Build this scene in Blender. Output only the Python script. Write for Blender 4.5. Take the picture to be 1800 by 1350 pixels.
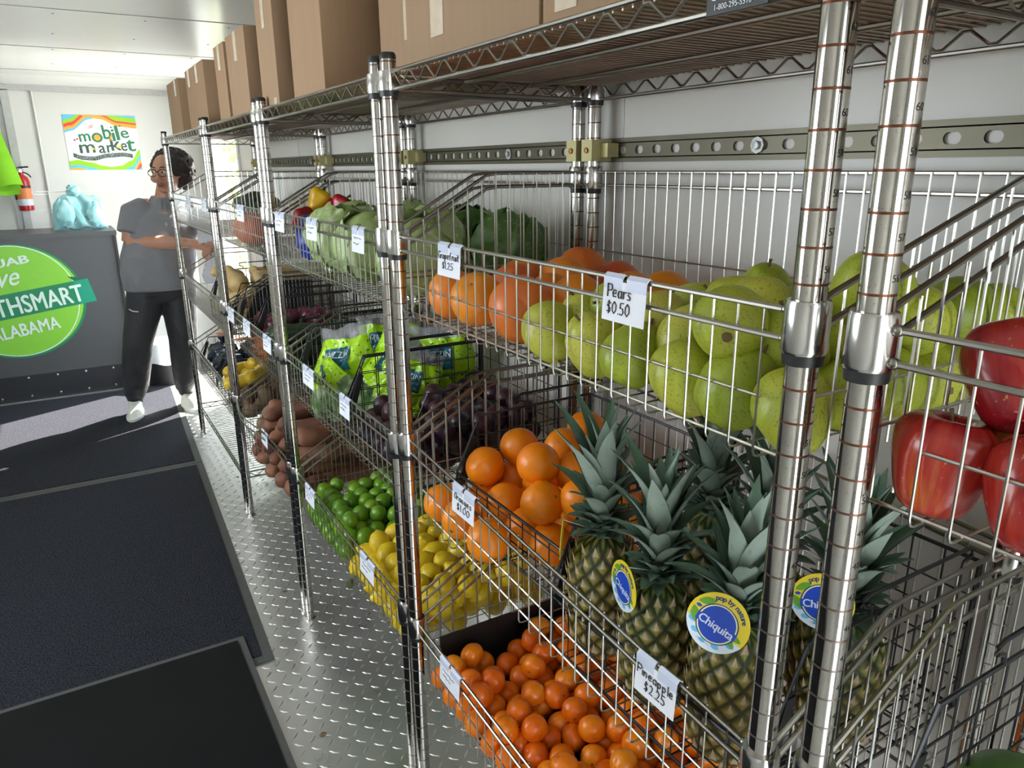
import bpy, bmesh, math, random
import numpy as np
from mathutils import Vector, Matrix, Euler, noise

S = bpy.context.scene
for o in list(bpy.data.objects):
    bpy.data.objects.remove(o)
COL = S.collection
PI = math.pi
rnd = random.Random(7)

# ------------------------------------------------------------------ camera
YAW, PITCH, ROLL, FPX = .5372, .2862, .008, 1296.5
CAM = np.array([0.0, 0.0, 1.5])
def cam_axes():
    cy, sy, cp, sp = math.cos(YAW), math.sin(YAW), math.cos(PITCH), math.sin(PITCH)
    F = np.array([sy * cp, cy * cp, -sp]); Rt = np.array([cy, -sy, 0.0]); D = -np.cross(Rt, F)
    cr, sr = math.cos(ROLL), math.sin(ROLL)
    return Rt * cr + D * sr, -Rt * sr + D * cr, F
AX, AD, AF = cam_axes()
def at(u, v, axis, val):
    """where the sight line through photograph pixel (u, v) meets the plane axis = val"""
    d = AX * ((u - 900) / FPX) + AD * ((v - 675) / FPX) + AF
    return Vector(CAM + d * ((val - CAM[axis]) / d[axis]))
cam = bpy.data.cameras.new('camera')
cam.sensor_width = 36.0
cam.lens = FPX / 1800 * 36
cam.clip_start = .02
co = bpy.data.objects.new('camera', cam)
COL.objects.link(co)
co.matrix_world = Matrix(((AX[0], -AD[0], -AF[0], 0), (AX[1], -AD[1], -AF[1], 0), (AX[2], -AD[2], -AF[2], 1.5), (0, 0, 0, 1)))
S.camera = co

# ------------------------------------------------------------------ world, sun, exposure
W = bpy.data.worlds.new('daylight'); S.world = W; W.use_nodes = True
bg = W.node_tree.nodes['Background']
bg.inputs[0].default_value = (.82, .92, 1.0, 1)
bg.inputs[1].default_value = 7.6
sun = bpy.data.lights.new('sun', 'SUN'); sun.energy = 32; sun.angle = .009; sun.color = (1, .95, .86)
so = bpy.data.objects.new('sun', sun); COL.objects.link(so)
so.rotation_euler = Vector((-1, -.47, -1.22)).to_track_quat('-Z', 'Y').to_euler()
S.view_settings.view_transform = 'Standard'
S.view_settings.look = 'None'
S.view_settings.exposure = 0.42
S.view_settings.gamma = 1.0
S.view_settings.use_curve_mapping = False

# ------------------------------------------------------------------ materials
def srgb(r, g, b):
    f = lambda c: c / 12.92 if c <= .04045 else ((c + .055) / 1.055) ** 2.4
    return (f(r / 255), f(g / 255), f(b / 255), 1)
class NT:
    def __init__(s, name):
        s.m = bpy.data.materials.new(name); s.m.use_nodes = True
        s.t = s.m.node_tree; s.b = s.t.nodes['Principled BSDF']
    def n(s, typ, **kw):
        nd = s.t.nodes.new(typ)
        for k, v in kw.items():
            if k.startswith('i_'):
                nd.inputs[int(k[2:]) if k[2:].isdigit() else k[2:]].default_value = v
            else:
                setattr(nd, k, v)
        return nd
    def l(s, a, b): s.t.links.new(a, b)
    def coord(s, kind='Object'): return s.n('ShaderNodeTexCoord').outputs[kind]
    def noise(s, scale, detail=3, vec=None, out=0, rough=.5):
        nd = s.n('ShaderNodeTexNoise'); nd.inputs['Scale'].default_value = scale
        nd.inputs['Detail'].default_value = detail; nd.inputs['Roughness'].default_value = rough
        s.l(vec if vec is not None else s.coord(), nd.inputs['Vector'])
        return nd.outputs[out]
    def ramp(s, fac, stops):
        r = s.n('ShaderNodeValToRGB'); e = r.color_ramp.elements
        while len(e) < len(stops): e.new(.5)
        for el, (p, c) in zip(e, stops):
            el.position = p; el.color = c if len(c) == 4 else (*c, 1)
        s.l(fac, r.inputs[0]); return r.outputs[0]
    def mix(s, fac, a, b):
        m = s.n('ShaderNodeMix', data_type='RGBA')
        for i, x in ((0, fac), (6, a), (7, b)):
            if hasattr(x, 'is_linked'): s.l(x, m.inputs[i])
            else: m.inputs[i].default_value = x
        return m.outputs[2]
    def math(s, op, a, b=0.0, clamp=False):
        m = s.n('ShaderNodeMath', operation=op, use_clamp=clamp)
        for i, x in ((0, a), (1, b)):
            if hasattr(x, 'is_linked'): s.l(x, m.inputs[i])
            else: m.inputs[i].default_value = x
        return m.outputs[0]
    def bump(s, h, strength=.2, dist=.002):
        b = s.n('ShaderNodeBump'); b.inputs['Strength'].default_value = strength; b.inputs['Distance'].default_value = dist
        s.l(h, b.inputs['Height']); s.l(b.outputs[0], s.b.inputs['Normal'])
    def set(s, col=None, rough=None, metal=None, **kw):
        if col is not None:
            if hasattr(col, 'is_linked'): s.l(col, s.b.inputs['Base Color'])
            else: s.b.inputs['Base Color'].default_value = col if len(col) == 4 else (*col, 1)
        if rough is not None:
            if hasattr(rough, 'is_linked'): s.l(rough, s.b.inputs['Roughness'])
            else: s.b.inputs['Roughness'].default_value = rough
        if metal is not None: s.b.inputs['Metallic'].default_value = metal
        for k, v in kw.items(): s.b.inputs[k.replace('_', ' ')].default_value = v
        return s.m
MATS = {}
def flat(name, col, rough=.5, metal=0.0, var=.12, scale=30, bump=0, **kw):
    """plain procedural material: one colour with a faint noise of its own"""
    if name in MATS: return MATS[name]
    t = NT(name)
    a = tuple(c * (1 - var) for c in col[:3]) + (1,); b = tuple(min(1, c * (1 + var)) for c in col[:3]) + (1,)
    nz = t.noise(scale)
    t.set(t.mix(nz, a, b), rough, metal, **kw)
    if bump: t.bump(t.noise(scale * 6), bump)
    MATS[name] = t.m
    return t.m
def post_metal(name, rust):
    t = NT(name); c = t.coord()
    sp = t.n('ShaderNodeSeparateXYZ'); t.l(c, sp.inputs[0])
    fr = t.math('FRACT', t.math('DIVIDE', sp.outputs[2], .0305))
    line = t.math('LESS_THAN', fr, .07)
    nz = t.noise(60, 4)
    hi = t.math('MULTIPLY', t.math('SUBTRACT', sp.outputs[2], .95), 3.0, True)
    ring = t.mix(t.math('MULTIPLY', hi, rust), (.24, .21, .19, 1), (.15, .060, .035, 1))
    spots = t.ramp(t.noise(260, 2), [(.64, (0, 0, 0)), (.72, (1, 1, 1))])
    base = t.mix(nz, (.47, .445, .415, 1), (.60, .57, .53, 1))
    base = t.mix(t.math('MULTIPLY', spots, .25 + .3 * rust), base, (.30, .22, .16, 1))
    t.set(t.mix(line, base, ring), .5, 1.0)
    t.l(t.math('ADD', t.math('MULTIPLY', line, .35), .10), t.b.inputs['Roughness'])
    t.bump(t.math('MULTIPLY', line, -1.0), .5, .001)
    return t.m
M_post = post_metal('chrome_post', .35); M_post_rust = post_metal('chrome_post_rusting', 1.0)
M_chrome = flat('chrome_sleeve', (.58, .56, .54), .18, 1.0, .08, 20)
M_wire = flat('bright_wire', (.52, .50, .455), .28, 1.0, .10, 40)
M_rail = flat('nickel_rail', (.33, .31, .27), .28, 1.0, .12, 30)
M_shelf = flat('tarnished_shelf_wire', (.50, .43, .37), .34, 1.0, .25, 14)
M_black = flat('black_plastic', (.012, .012, .013), .45)
M_blackwire = flat('black_coated_wire', (.012, .012, .014), .38)
M_white = flat('white_paper', (.80, .80, .86), .6, var=.03)
M_ink = flat('black_ink', (.01, .01, .012), .6)
M_clear = flat('tag_plastic', (.62, .66, .80), .25, var=.03)

def fruit(name, stops, nscale=9, rough=.4, peel=.25, peelscale=170, speck=None, streak=None, rand=.35, **kw):
    """skin: noise ramp shifted per object, pores by bump, optional speckles or lengthwise streaks"""
    t = NT(name); c = t.coord()
    oi = t.n('ShaderNodeObjectInfo')
    off = t.n('ShaderNodeVectorMath', operation='ADD'); t.l(c, off.inputs[0])
    cmb = t.n('ShaderNodeCombineXYZ')
    for i in range(3): t.l(t.math('MULTIPLY', oi.outputs['Random'], 7.0 + 3 * i), cmb.inputs[i])
    t.l(cmb.outputs[0], off.inputs[1]); v = off.outputs[0]
    f = t.noise(nscale, 3, v)
    f = t.math('ADD', f, t.math('MULTIPLY', t.math('SUBTRACT', oi.outputs['Random'], .5), rand))
    if streak:
        sp = t.n('ShaderNodeSeparateXYZ'); t.l(c, sp.inputs[0])
        ang = t.math('ARCTAN2', sp.outputs[1], sp.outputs[0])
        cv = t.n('ShaderNodeCombineXYZ'); t.l(t.math('MULTIPLY', ang, streak), cv.inputs[0])
        t.l(t.math('MULTIPLY', sp.outputs[2], 12.0), cv.inputs[1]); t.l(t.math('MULTIPLY', oi.outputs['Random'], 9.0), cv.inputs[2])
        f = t.math('ADD', t.math('MULTIPLY', f, .55), t.math('MULTIPLY', t.noise(1.6, 4, cv.outputs[0]), .5))
    col = t.ramp(f, stops)
    if speck:
        for sc, lo, hi, amt, cc in speck:
            k = t.ramp(t.noise(sc, 2, v), [(lo, (0, 0, 0)), (hi, (1, 1, 1))])
            col = t.mix(t.math('MULTIPLY', k, amt), col, cc)
    t.set(col, rough, 0, **kw)
    if peel: t.bump(t.noise(peelscale, 2), peel, .0012)
    return t.m
M_pear = fruit('pear_skin', [(.28, (.22, .29, .016)), (.46, (.38, .44, .035)), (.62, (.46, .48, .05)), (.82, (.55, .50, .09))], 8, .42, .10, 240,
               [(330, .58, .66, .55, (.13, .16, .01, 1)), (16, .66, .74, .5, (.26, .15, .03, 1)), (60, .72, .78, .8, (.10, .05, .015, 1))])
M_grape = fruit('grapefruit_skin', [(.30, (.78, .29, .015)), (.50, (.74, .20, .020)), (.68, (.64, .12, .032)), (.90, (.52, .07, .035))], 7, .40, .35, 190,
                [(60, .70, .76, .35, (.35, .14, .03, 1))], rand=.5)
M_grape2 = fruit('orange_grapefruit_skin', [(.28, (.84, .34, .02)), (.52, (.84, .27, .016)), (.72, (.78, .20, .025)), (.95, (.66, .12, .03))], 7, .40, .35, 190,
                [(60, .70, .76, .35, (.35, .14, .03, 1))], rand=.3)
M_orange = fruit('orange_skin', [(.25, (.88, .26, .004)), (.55, (.92, .255, .002)), (.80, (.88, .19, .002))], 6, .36, .35, 190,
                 [(70, .73, .78, .3, (.4, .2, .03, 1))])
M_clem = fruit('clementine_skin', [(.25, (.88, .27, .008)), (.50, (.88, .20, .004)), (.80, (.80, .135, .004))], 8, .30, .25, 240, rand=.5)
M_lemon = fruit('lemon_skin', [(.25, (.62, .43, .006)), (.55, (.78, .54, .010)), (.85, (.84, .63, .04))], 9, .38, .3, 190)
M_lime = fruit('lime_skin', [(.20, (.06, .17, .006)), (.50, (.14, .31, .010)), (.85, (.32, .44, .03))], 8, .3, .25, 200)
M_apple = fruit('apple_skin', [(.30, (.15, .004, .010)), (.50, (.27, .008, .013)), (.66, (.40, .030, .015)), (.88, (.56, .20, .04))], 9, .22, 0, 100,
                [(210, .70, .73, .6, (.62, .36, .18, 1))], streak=3.0)
M_apple2 = fruit('orange_apple_skin', [(.25, (.42, .03, .02)), (.50, (.56, .10, .03)), (.80, (.60, .26, .05))], 9, .24, 0, 100, streak=2.0)
M_plum = fruit('plum_skin', [(.3, (.018, .006, .016)), (.6, (.05, .010, .022)), (.85, (.10, .03, .035))], 8, .28, 0)
M_onion = fruit('red_onion_skin', [(.3, (.07, .006, .020)), (.6, (.13, .014, .035)), (.85, (.22, .05, .08))], 8, .3, 0, streak=2.5)
M_sweet = fruit('sweet_potato_skin', [(.3, (.13, .045, .022)), (.55, (.21, .080, .040)), (.8, (.30, .145, .08))], 16, .7, .4, 60,
                [(90, .62, .72, .4, (.14, .05, .03, 1))])
M_potato = fruit('potato_skin', [(.3, (.16, .10, .055)), (.6, (.25, .165, .095)), (.85, (.34, .24, .14))], 12, .75, .3, 80)
M_squash = fruit('butternut_skin', [(.3, (.50, .34, .13)), (.6, (.62, .44, .20)), (.85, (.70, .54, .28))], 6, .5, 0)
M_yellow = fruit('yellow_squash_skin', [(.3, (.60, .38, .02)), (.6, (.72, .48, .03)), (.85, (.74, .56, .10))], 8, .35, 0)
M_garlic = fruit('pale_bulb_skin', [(.3, (.44, .37, .33)), (.6, (.62, .56, .50)), (.85, (.70, .66, .62))], 14, .6, .1, 90)
M_zuke = fruit('dark_green_skin', [(.3, (.008, .022, .009)), (.6, (.018, .042, .016)), (.85, (.05, .09, .03))], 10, .3, 0)
M_carrot = fruit('carrot_skin', [(.3, (.52, .12, .012)), (.6, (.66, .17, .02)), (.85, (.70, .25, .06))], 20, .5, .2, 90)
M_melon = fruit('green_melon_skin', [(.3, (.03, .085, .014)), (.55, (.09, .20, .04)), (.8, (.20, .32, .09))], 9, .35, 0)
M_pumpkin = fruit('orange_red_skin', [(.3, (.50, .10, .03)), (.6, (.52, .13, .05)), (.85, (.44, .03, .07))], 7, .4, 0)
M_redpep = fruit('red_pepper_skin', [(.3, (.30, .004, .008)), (.8, (.44, .012, .016))], 8, .22, 0)
M_yelpep = fruit('yellow_pepper_skin', [(.3, (.66, .36, .004)), (.8, (.74, .46, .01))], 8, .22, 0)
M_stem = flat('dry_stem', (.16, .10, .05), .8)
M_calyx = flat('green_calyx', (.10, .14, .03), .7)
M_card = None
def cardboard():
    t = NT('cardboard'); c = t.coord()
    mp = t.n('ShaderNodeMapping'); mp.inputs['Scale'].default_value = (1, 1, .06); t.l(c, mp.inputs[0])
    col = t.mix(t.noise(60, 3, mp.outputs[0]), (.33, .195, .105, 1), (.40, .25, .145, 1))
    oi = t.n('ShaderNodeObjectInfo')
    col = t.mix(t.math('MULTIPLY', oi.outputs['Random'], .35), col, (.27, .205, .145, 1))
    t.set(col, .85); return t.m
M_card = cardboard()
M_tape = flat('clear_tape', (.62, .52, .40), .22, var=.25, scale=40)
M_wallr = flat('right_wall_panel', (.61, .58, .53), .38, var=.03, scale=3)
M_wall = flat('white_wall_panel', (.61, .605, .57), .32, var=.03, scale=3)
M_ceil = flat('white_ceiling_panel', (.80, .80, .78), .24, var=.03, scale=2)
M_trim = flat('grey_trim', (.42, .42, .40), .4, .3)
M_seam = flat('seam_grey', (.28, .28, .27), .6)
def leafmat(name, c1, c2, c3, rough=.5):
    t = NT(name); c = t.coord()
    n1 = t.noise(26, 4); t.set(t.mix(t.ramp(t.noise(70, 3), [(.60, (0, 0, 0)), (.72, (1, 1, 1))]), t.mix(n1, c1, c2), c3), rough); return t.m
M_crown = leafmat('pineapple_crown_leaf', (.27, .345, .285, 1), (.40, .47, .40, 1), (.18, .26, .10, 1), .45)
M_crown2 = leafmat('pineapple_inner_leaf', (.07, .14, .085, 1), (.13, .22, .15, 1), (.14, .20, .07, 1), .4)

# ------------------------------------------------------------------ geometry helpers
class MB:
    def __init__(s): s.v = []; s.f = []; s.sm = []; s.mi = []
    def add(s, verts, faces, smooth=False, mi=0):
        b = len(s.v); s.v.extend([tuple(p) for p in verts])
        for f in faces:
            s.f.append(tuple(i + b for i in f)); s.sm.append(smooth); s.mi.append(mi)
        return s
    def box(s, a, b, mi=0):
        (x0, y0, z0), (x1, y1, z1) = a, b
        v = [(x0, y0, z0), (x1, y0, z0), (x1, y1, z0), (x0, y1, z0), (x0, y0, z1), (x1, y0, z1), (x1, y1, z1), (x0, y1, z1)]
        return s.add(v, [(3, 2, 1, 0), (4, 5, 6, 7), (0, 1, 5, 4), (1, 2, 6, 5), (2, 3, 7, 6), (3, 0, 4, 7)], mi=mi)
    def tube(s, pts, r, n=6, closed=False, mi=0, cap=True):
        pts = [Vector(p) for p in pts]; N = len(pts); rs = r if isinstance(r, (list, tuple)) else [r] * N
        vs = []; fs = []; up = None
        for i, p in enumerate(pts):
            if closed: t = pts[(i + 1) % N] - pts[i - 1]
            else: t = pts[min(i + 1, N - 1)] - pts[max(i - 1, 0)]
            t = t.normalized() if t.length > 1e-9 else Vector((0, 0, 1))
            if up is None:
                up = Vector((0, 0, 1)) if abs(t.z) < .9 else Vector((1, 0, 0))
            a = up - t * up.dot(t)
            if a.length < 1e-4: a = t.orthogonal()
            a.normalize(); up = a; b = t.cross(a)
            for k in range(n):
                w = 2 * PI * k / n + PI / n
                vs.append(p + (a * math.cos(w) + b * math.sin(w)) * rs[i])
        for i in range(N if closed else N - 1):
            j = (i + 1) % N
            for k in range(n):
                fs.append((i * n + k, i * n + (k + 1) % n, j * n + (k + 1) % n, j * n + k))
        if cap and not closed:
            fs.append(tuple(range(n - 1, -1, -1))); fs.append(tuple((N - 1) * n + k for k in range(n)))
        return s.add(vs, fs, True, mi)
    def lathe(s, prof, n=20, c=(0, 0, 0), mi=0, fn=None):
        """prof: list of (radius, z); closed at ends whose radius is 0"""
        vs = []; fs = []
        for r, z in prof:
            for k in range(n):
                a = 2 * PI * k / n; q = Vector((r * math.cos(a), r * math.sin(a), z))
                if fn: q = fn(q, a)
                vs.append(q + Vector(c))
        for i in range(len(prof) - 1):
            for k in range(n):
                fs.append((i * n + k, i * n + (k + 1) % n, (i + 1) * n + (k + 1) % n, (i + 1) * n + k))
        if prof[0][0] > 1e-6: fs.append(tuple(range(n - 1, -1, -1)))
        if prof[-1][0] > 1e-6: fs.append(tuple((len(prof) - 1) * n + k for k in range(n)))
        return s.add(vs, fs, True, mi)
    def sphere(s, c, r, nu=16, nv=10, mi=0, fn=None):
        r = (r, r, r) if not isinstance(r, (list, tuple)) else r
        vs = []; fs = []
        for i in range(nv + 1):
            ph = PI * i / nv
            for k in range(nu):
                a = 2 * PI * k / nu
                q = Vector((math.sin(ph) * math.cos(a), math.sin(ph) * math.sin(a), -math.cos(ph)))
                if fn: q = fn(q)
                vs.append((c[0] + q.x * r[0], c[1] + q.y * r[1], c[2] + q.z * r[2]))
        for i in range(nv):
            for k in range(nu):
                fs.append((i * nu + k, i * nu + (k + 1) % nu, (i + 1) * nu + (k + 1) % nu, (i + 1) * nu + k))
        return s.add(vs, fs, True, mi)
    def poly(s, pts, mi=0): return s.add(pts, [tuple(range(len(pts)))], mi=mi)
    def prism(s, pts, d, mi=0):
        """pts: polygon in 3D, d: extrusion vector"""
        n = len(pts); d = Vector(d); a = [Vector(p) for p in pts]; b = [p + d for p in a]
        fs = [tuple(range(n - 1, -1, -1)), tuple(range(n, 2 * n))] + [(i, (i + 1) % n, n + (i + 1) % n, n + i) for i in range(n)]
        return s.add(a + b, fs, mi=mi)
    def xf(s, M, start=0):
        for i in range(start, len(s.v)): s.v[i] = tuple(M @ Vector(s.v[i]))
        return s
    def mesh(s, name, mats):
        me = bpy.data.meshes.new(name); me.from_pydata(s.v, [], s.f)
        me.polygons.foreach_set('use_smooth', s.sm)
        for m in (mats if isinstance(mats, (list, tuple)) else [mats]): me.materials.append(m)
        if any(s.mi): me.polygons.foreach_set('material_index', s.mi)
        me.validate(); bm = bmesh.new(); bm.from_mesh(me)
        bmesh.ops.remove_doubles(bm, verts=bm.verts, dist=1e-6)
        bmesh.ops.recalc_face_normals(bm, faces=bm.faces); bm.to_mesh(me); bm.free()
        if any(s.sm): me.set_sharp_from_angle(angle=.72)
        return me
ORG = {}
def org(o): return ORG.get(o.name, Vector((0, 0, 0))) if o else Vector((0, 0, 0))
def tag(o, label=None, cat=None, group=None, kind=None):
    for k, v in (('label', label), ('category', cat), ('group', group), ('kind', kind)):
        if v: o[k] = v
    return o
def thing(name, label, cat, loc=(0, 0, 0), group=None, kind=None):
    o = bpy.data.objects.new(name, None); COL.objects.link(o); o.location = loc; o.empty_display_size = .05
    ORG[o.name] = Vector(loc)
    return tag(o, label, cat, group, kind)
def link_mesh(name, me, parent=None, loc=(0, 0, 0), **kw):
    o = bpy.data.objects.new(name, me); COL.objects.link(o); o.location = loc
    if parent: o.parent = parent; ORG[o.name] = org(parent) + Vector(loc)
    else: ORG[o.name] = Vector(loc)
    return tag(o, **kw)
def build(name, mb, mats, parent=None, **kw):
    """mb is in world coordinates; the mesh is stored relative to the thing's base"""
    og = org(parent)
    if og.length > 0: mb.v = [(p[0] - og.x, p[1] - og.y, p[2] - og.z) for p in mb.v]
    return link_mesh(name, mb.mesh(name, mats), parent, **kw)
def solo(name, mb, mats, base, label, cat, group=None, kind=None):
    mb.v = [(p[0] - base[0], p[1] - base[1], p[2] - base[2]) for p in mb.v]
    return link_mesh(name, mb.mesh(name, mats), None, base, label=label, cat=cat, group=group, kind=kind)
def copy_tree(o, parent=None):
    c = o.copy(); COL.objects.link(c); c.parent = parent
    ORG[c.name] = ORG.get(o.name, Vector())
    for ch in o.children: copy_tree(ch, c)
    return c
def text_geo(s, size=1.0, extrude=0.0, align='CENTER', space=1.0, bold=0.0):
    """verts, faces of a line of lettering in the XY plane (built-in font)"""
    cu = bpy.data.curves.new('t', 'FONT'); cu.body = s; cu.size = size; cu.extrude = extrude; cu.align_x = align
    cu.space_character = space; cu.resolution_u = 3
    ob = bpy.data.objects.new('t', cu); COL.objects.link(ob)
    me = bpy.data.meshes.new_from_object(ob.evaluated_get(bpy.context.evaluated_depsgraph_get()))
    v = [p.co.copy() for p in me.vertices]; f = [tuple(p.vertices) for p in me.polygons]
    if bold:                                   # heavier strokes: the same letters laid over themselves, slightly shifted
        n0 = len(v); v0, f0 = list(v), list(f)
        for q, (dx, dy) in enumerate(((1, 0), (-1, 0), (0, .6), (0, -.6))):
            v += [p + Vector((dx * bold * size, dy * bold * size, 4e-5 * (q + 1))) for p in v0]; f += [tuple(i + n0 * (q + 1) for i in t) for t in f0]
    bpy.data.objects.remove(ob); bpy.data.curves.remove(cu); bpy.data.meshes.remove(me)
    return v, f
def put_text(mb, s, size, M, fn=None, mi=0, **kw):
    v, f = text_geo(s, size, **kw)
    if fn: v = [fn(p) for p in v]
    mb.add([M @ p for p in v], f, mi=mi)
def frame(o, x, y):
    """matrix taking local XY to the plane at o spanned by x and y"""
    x = Vector(x).normalized(); y = Vector(y).normalized(); z = x.cross(y)
    return Matrix(((x.x, y.x, z.x, o[0]), (x.y, y.y, z.y, o[1]), (x.z, y.z, z.z, o[2]), (0, 0, 0, 1)))
# ------------------------------------------------------------------ the trailer
RW, LW, YB, YR, CZ = 1.03, -1.40, 6.6, -1.9, 2.13      # right wall, left wall, far wall, rear opening, ceiling
DY0, DY1, DZ = 5.10, 6.03, 1.98                        # side door opening in the right wall
def structure(name, mb, mat): return build(name, mb, mat, None, kind='structure')
def plate_mat():
    t = NT('aluminium_plate'); nz = t.noise(3, 4)
    t.set(t.mix(nz, (.58, .58, .57, 1), (.74, .74, .72, 1)), t.ramp(t.noise(9, 4), [(.3, (.26, .26, .26)), (.8, (.48, .48, .48))]), .85)
    return t.m
M_plate = plate_mat()
fl = structure('floor', MB().box((LW - .1, YR, -.06), (RW + .1, YB + .1, 0)), M_plate)
# raised lugs of the diamond plate: real relief, in two crossing directions
lug = MB(); p = .0375
for i in range(int((RW - .30) / p)):
    for j in range(int(3.9 / p)):
        x, y = .30 + i * p, 1.15 + j * p
        a = PI / 4 if (i + j) % 2 else -PI / 4
        c, s_ = math.cos(a), math.sin(a); L, Wd, H = .0160, .0040, .0019
        q = lambda u, v, z: (x + c * u - s_ * v, y + s_ * u + c * v, z)
        lug.add([q(-L, 0, 0), q(0, -Wd, 0), q(L, 0, 0), q(0, Wd, 0), q(-L * .55, 0, H), q(L * .55, 0, H)],
                [(0, 1, 4), (1, 5, 4), (1, 2, 5), (2, 3, 5), (3, 4, 5), (3, 0, 4)])
build('tread_lugs', lug, M_plate, fl, kind='stuff')
structure('ceiling', MB().box((LW - .1, YR, CZ), (RW + .1, YB + .1, CZ + .06)), M_ceil)
cl = bpy.data.objects['ceiling']
for y0, y1 in ((3.78, 3.89), (4.93, 5.06), (6.05, 6.15)):
    m = MB().box((LW, y0 - .002, CZ - .002), (RW, y0 + .002, CZ + .01)); build('seam_strip', m, M_seam, cl)
m = MB()
for y in (3.85, 4.4, 4.97, 5.6):
    for x in (-.6, -.25, .1, .45, .8): m.lathe([(.006, CZ - .002), (.004, CZ - .0045), (0, CZ - .005)], 8, (x, y + .03 * (x > 0), 0))
build('rivets', m, M_seam, cl, kind='stuff')
structure('wall_right', MB().box((RW, YR, -.05), (RW + .07, DY0, CZ + .05)).box((RW, DY0, DZ), (RW + .07, DY1, CZ + .05)).box((RW, DY1, -.05), (RW + .07, YB + .1, CZ + .05)), M_wallr)
wr = bpy.data.objects['wall_right']
m = MB()
for y in (.05, 1.27, 2.49, 3.71): m.box((RW - .0015, y - .003, 0), (RW + .01, y + .003, CZ))
build('panel_joints', m, flat('joint_grey', (.55, .55, .54), .5), wr)
structure('wall_left', MB().box((LW - .07, 3.3, -.05), (LW, YB + .1, CZ + .05)).box((LW - .07, YR, -.05), (LW, 1.5, CZ + .05)).box((LW - .07, 1.5, 1.92), (LW, 3.3, CZ + .05)).box((LW - .07, 1.5, -.05), (LW, 3.3, 1.05)), M_wall)  # opening in it is an unseen window, added to light the middle aisle
structure('wall_far', MB().box((LW - .1, YB, -.05), (RW + .1, YB + .07, CZ + .05)), M_wall)
structure('wall_rear', MB().box((LW - .1, YR - .07, -.05), (-.40, YR, CZ + .05)).box((.70, YR - .07, -.05), (RW + .1, YR, CZ + .05)).box((-.40, YR - .07, 1.98), (.70, YR, CZ + .05)), M_wall)
# trims of the far wall
structure('trim_1', MB().box((LW, YB - .03, 2.045), (RW, YB, 2.085)), M_trim)
structure('trim_2', MB().box((-.235, YB - .03, 0), (-.185, YB, 2.05)).box((-.27, YB - .012, 0), (-.24, YB, 2.05)), M_trim)
structure('trim_3', MB().tube([(-.045, YB - .012, 2.05), (-.045, YB - .012, .9)], .008, 8), M_wall)
structure('trim_4', MB().box((RW - .012, DY0 - .05, 0), (RW + .075, DY0 + .003, DZ + .05)).box((RW - .012, DY1 - .003, 0), (RW + .075, DY1 + .05, DZ + .05)).box((RW - .012, DY0, DZ - .003), (RW + .075, DY1, DZ + .05)), M_wall)
structure('trim_5', MB().prism([(LW, YB - .25, CZ), (LW, YB, CZ), (LW, YB, CZ - .05)], (RW - LW, 0, 0)), M_ceil)
# open door leaf outside, ground and a tree beyond it
structure('ground', MB().box((-14, -14, -.75), (22, 30, -.70)), flat('pale_concrete', (.46, .45, .42), .9, scale=2))
t = thing('roadside_tree', 'leafy tree with pale branches seen through the open side door', 'tree', (1.98, 10.6, -.7))
m = MB(); b = Vector((1.98, 10.6, -.7)); rr = random.Random(3)
m.tube([b, b + Vector((.02, 0, 1.2)), b + Vector((-.05, .05, 2.6)), b + Vector((.05, 0, 4))], [.12, .10, .07, .03], 8)
for k in range(46):
    z = .7 + 3.0 * rr.random(); a = rr.random() * 6.28; L = .5 + .7 * rr.random()
    s0 = b + Vector((0, 0, z)); d = Vector((math.cos(a), math.sin(a), .35 + .5 * rr.random()))
    m.tube([s0, s0 + d * L * .5 + Vector((0, 0, -.03)), s0 + d * L], [.028, .018, .006], 5)
build('trunk', m, flat('pale_bark', (.36, .31, .25), .9), t)
m = MB()
for k in range(2600):
    z = .3 + 3.6 * rr.random() ** .9; a = rr.random() * 6.28; R_ = 1.15 * math.sqrt(rr.random())
    c = b + Vector((R_ * math.cos(a), R_ * math.sin(a), z)); e = Euler((rr.random() * 6, rr.random() * 6, rr.random() * 6)).to_matrix(); w = .035 + .03 * rr.random()
    m.add([c + e @ Vector(q) for q in ((-w, 0, 0), (0, -w * .5, .01), (w * 1.2, 0, 0), (0, w * .5, .01))], [(0, 1, 2, 3)])
build('foliage', m, flat('tree_leaf', (.20, .30, .05), .6, var=.5, scale=4), t, kind='stuff')

# floor mats
def carpet():
    t = NT('charcoal_carpet'); n1 = t.ramp(t.noise(190, 3), [(.36, (0, 0, 0)), (.66, (1, 1, 1))]); n2 = t.noise(5, 3)
    c = t.mix(n1, (.006, .007, .012, 1), (.052, .053, .066, 1)); c = t.mix(t.math('MULTIPLY', n2, .35), c, (.022, .022, .025, 1))
    t.set(c, .95, 0, Specular_IOR_Level=.12); t.bump(n1, .8, .002); return t.m
M_carpet = carpet()
M_rub = flat('grey_rubber_edge', (.075, .075, .070), .8); M_rubd = flat('black_rubber', (.006, .006, .0065), .85, var=.3, scale=4, Specular_IOR_Level=.2)
def mat_obj(name, label, c0, c1, c2, c3, z, edge, pile, border, bmat):
    """a mat with corners c0..c3 (counter-clockwise) lying at height z; border = width of its rubber edge"""
    t = thing(name, label, 'mat', (c0[0], c0[1], z))
    P4 = [Vector((*c, z)) for c in (c0, c1, c2, c3)]; m = MB().prism(P4, (0, 0, .006)); build('backing', m, bmat, t)
    ctr = sum(P4, Vector()) / 4
    I = []
    for i, p_ in enumerate(P4):
        a = (P4[i - 1] - p_).normalized(); b_ = (P4[(i + 1) % 4] - p_).normalized(); I.append(p_ + (a + b_) * border + Vector((0, 0, .006)))
    m = MB(); n = 24
    for i in range(n):
        for j in range(n): pass
    m.prism(I, (0, 0, .004)); build('pile', m, pile, t)
    return t
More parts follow.
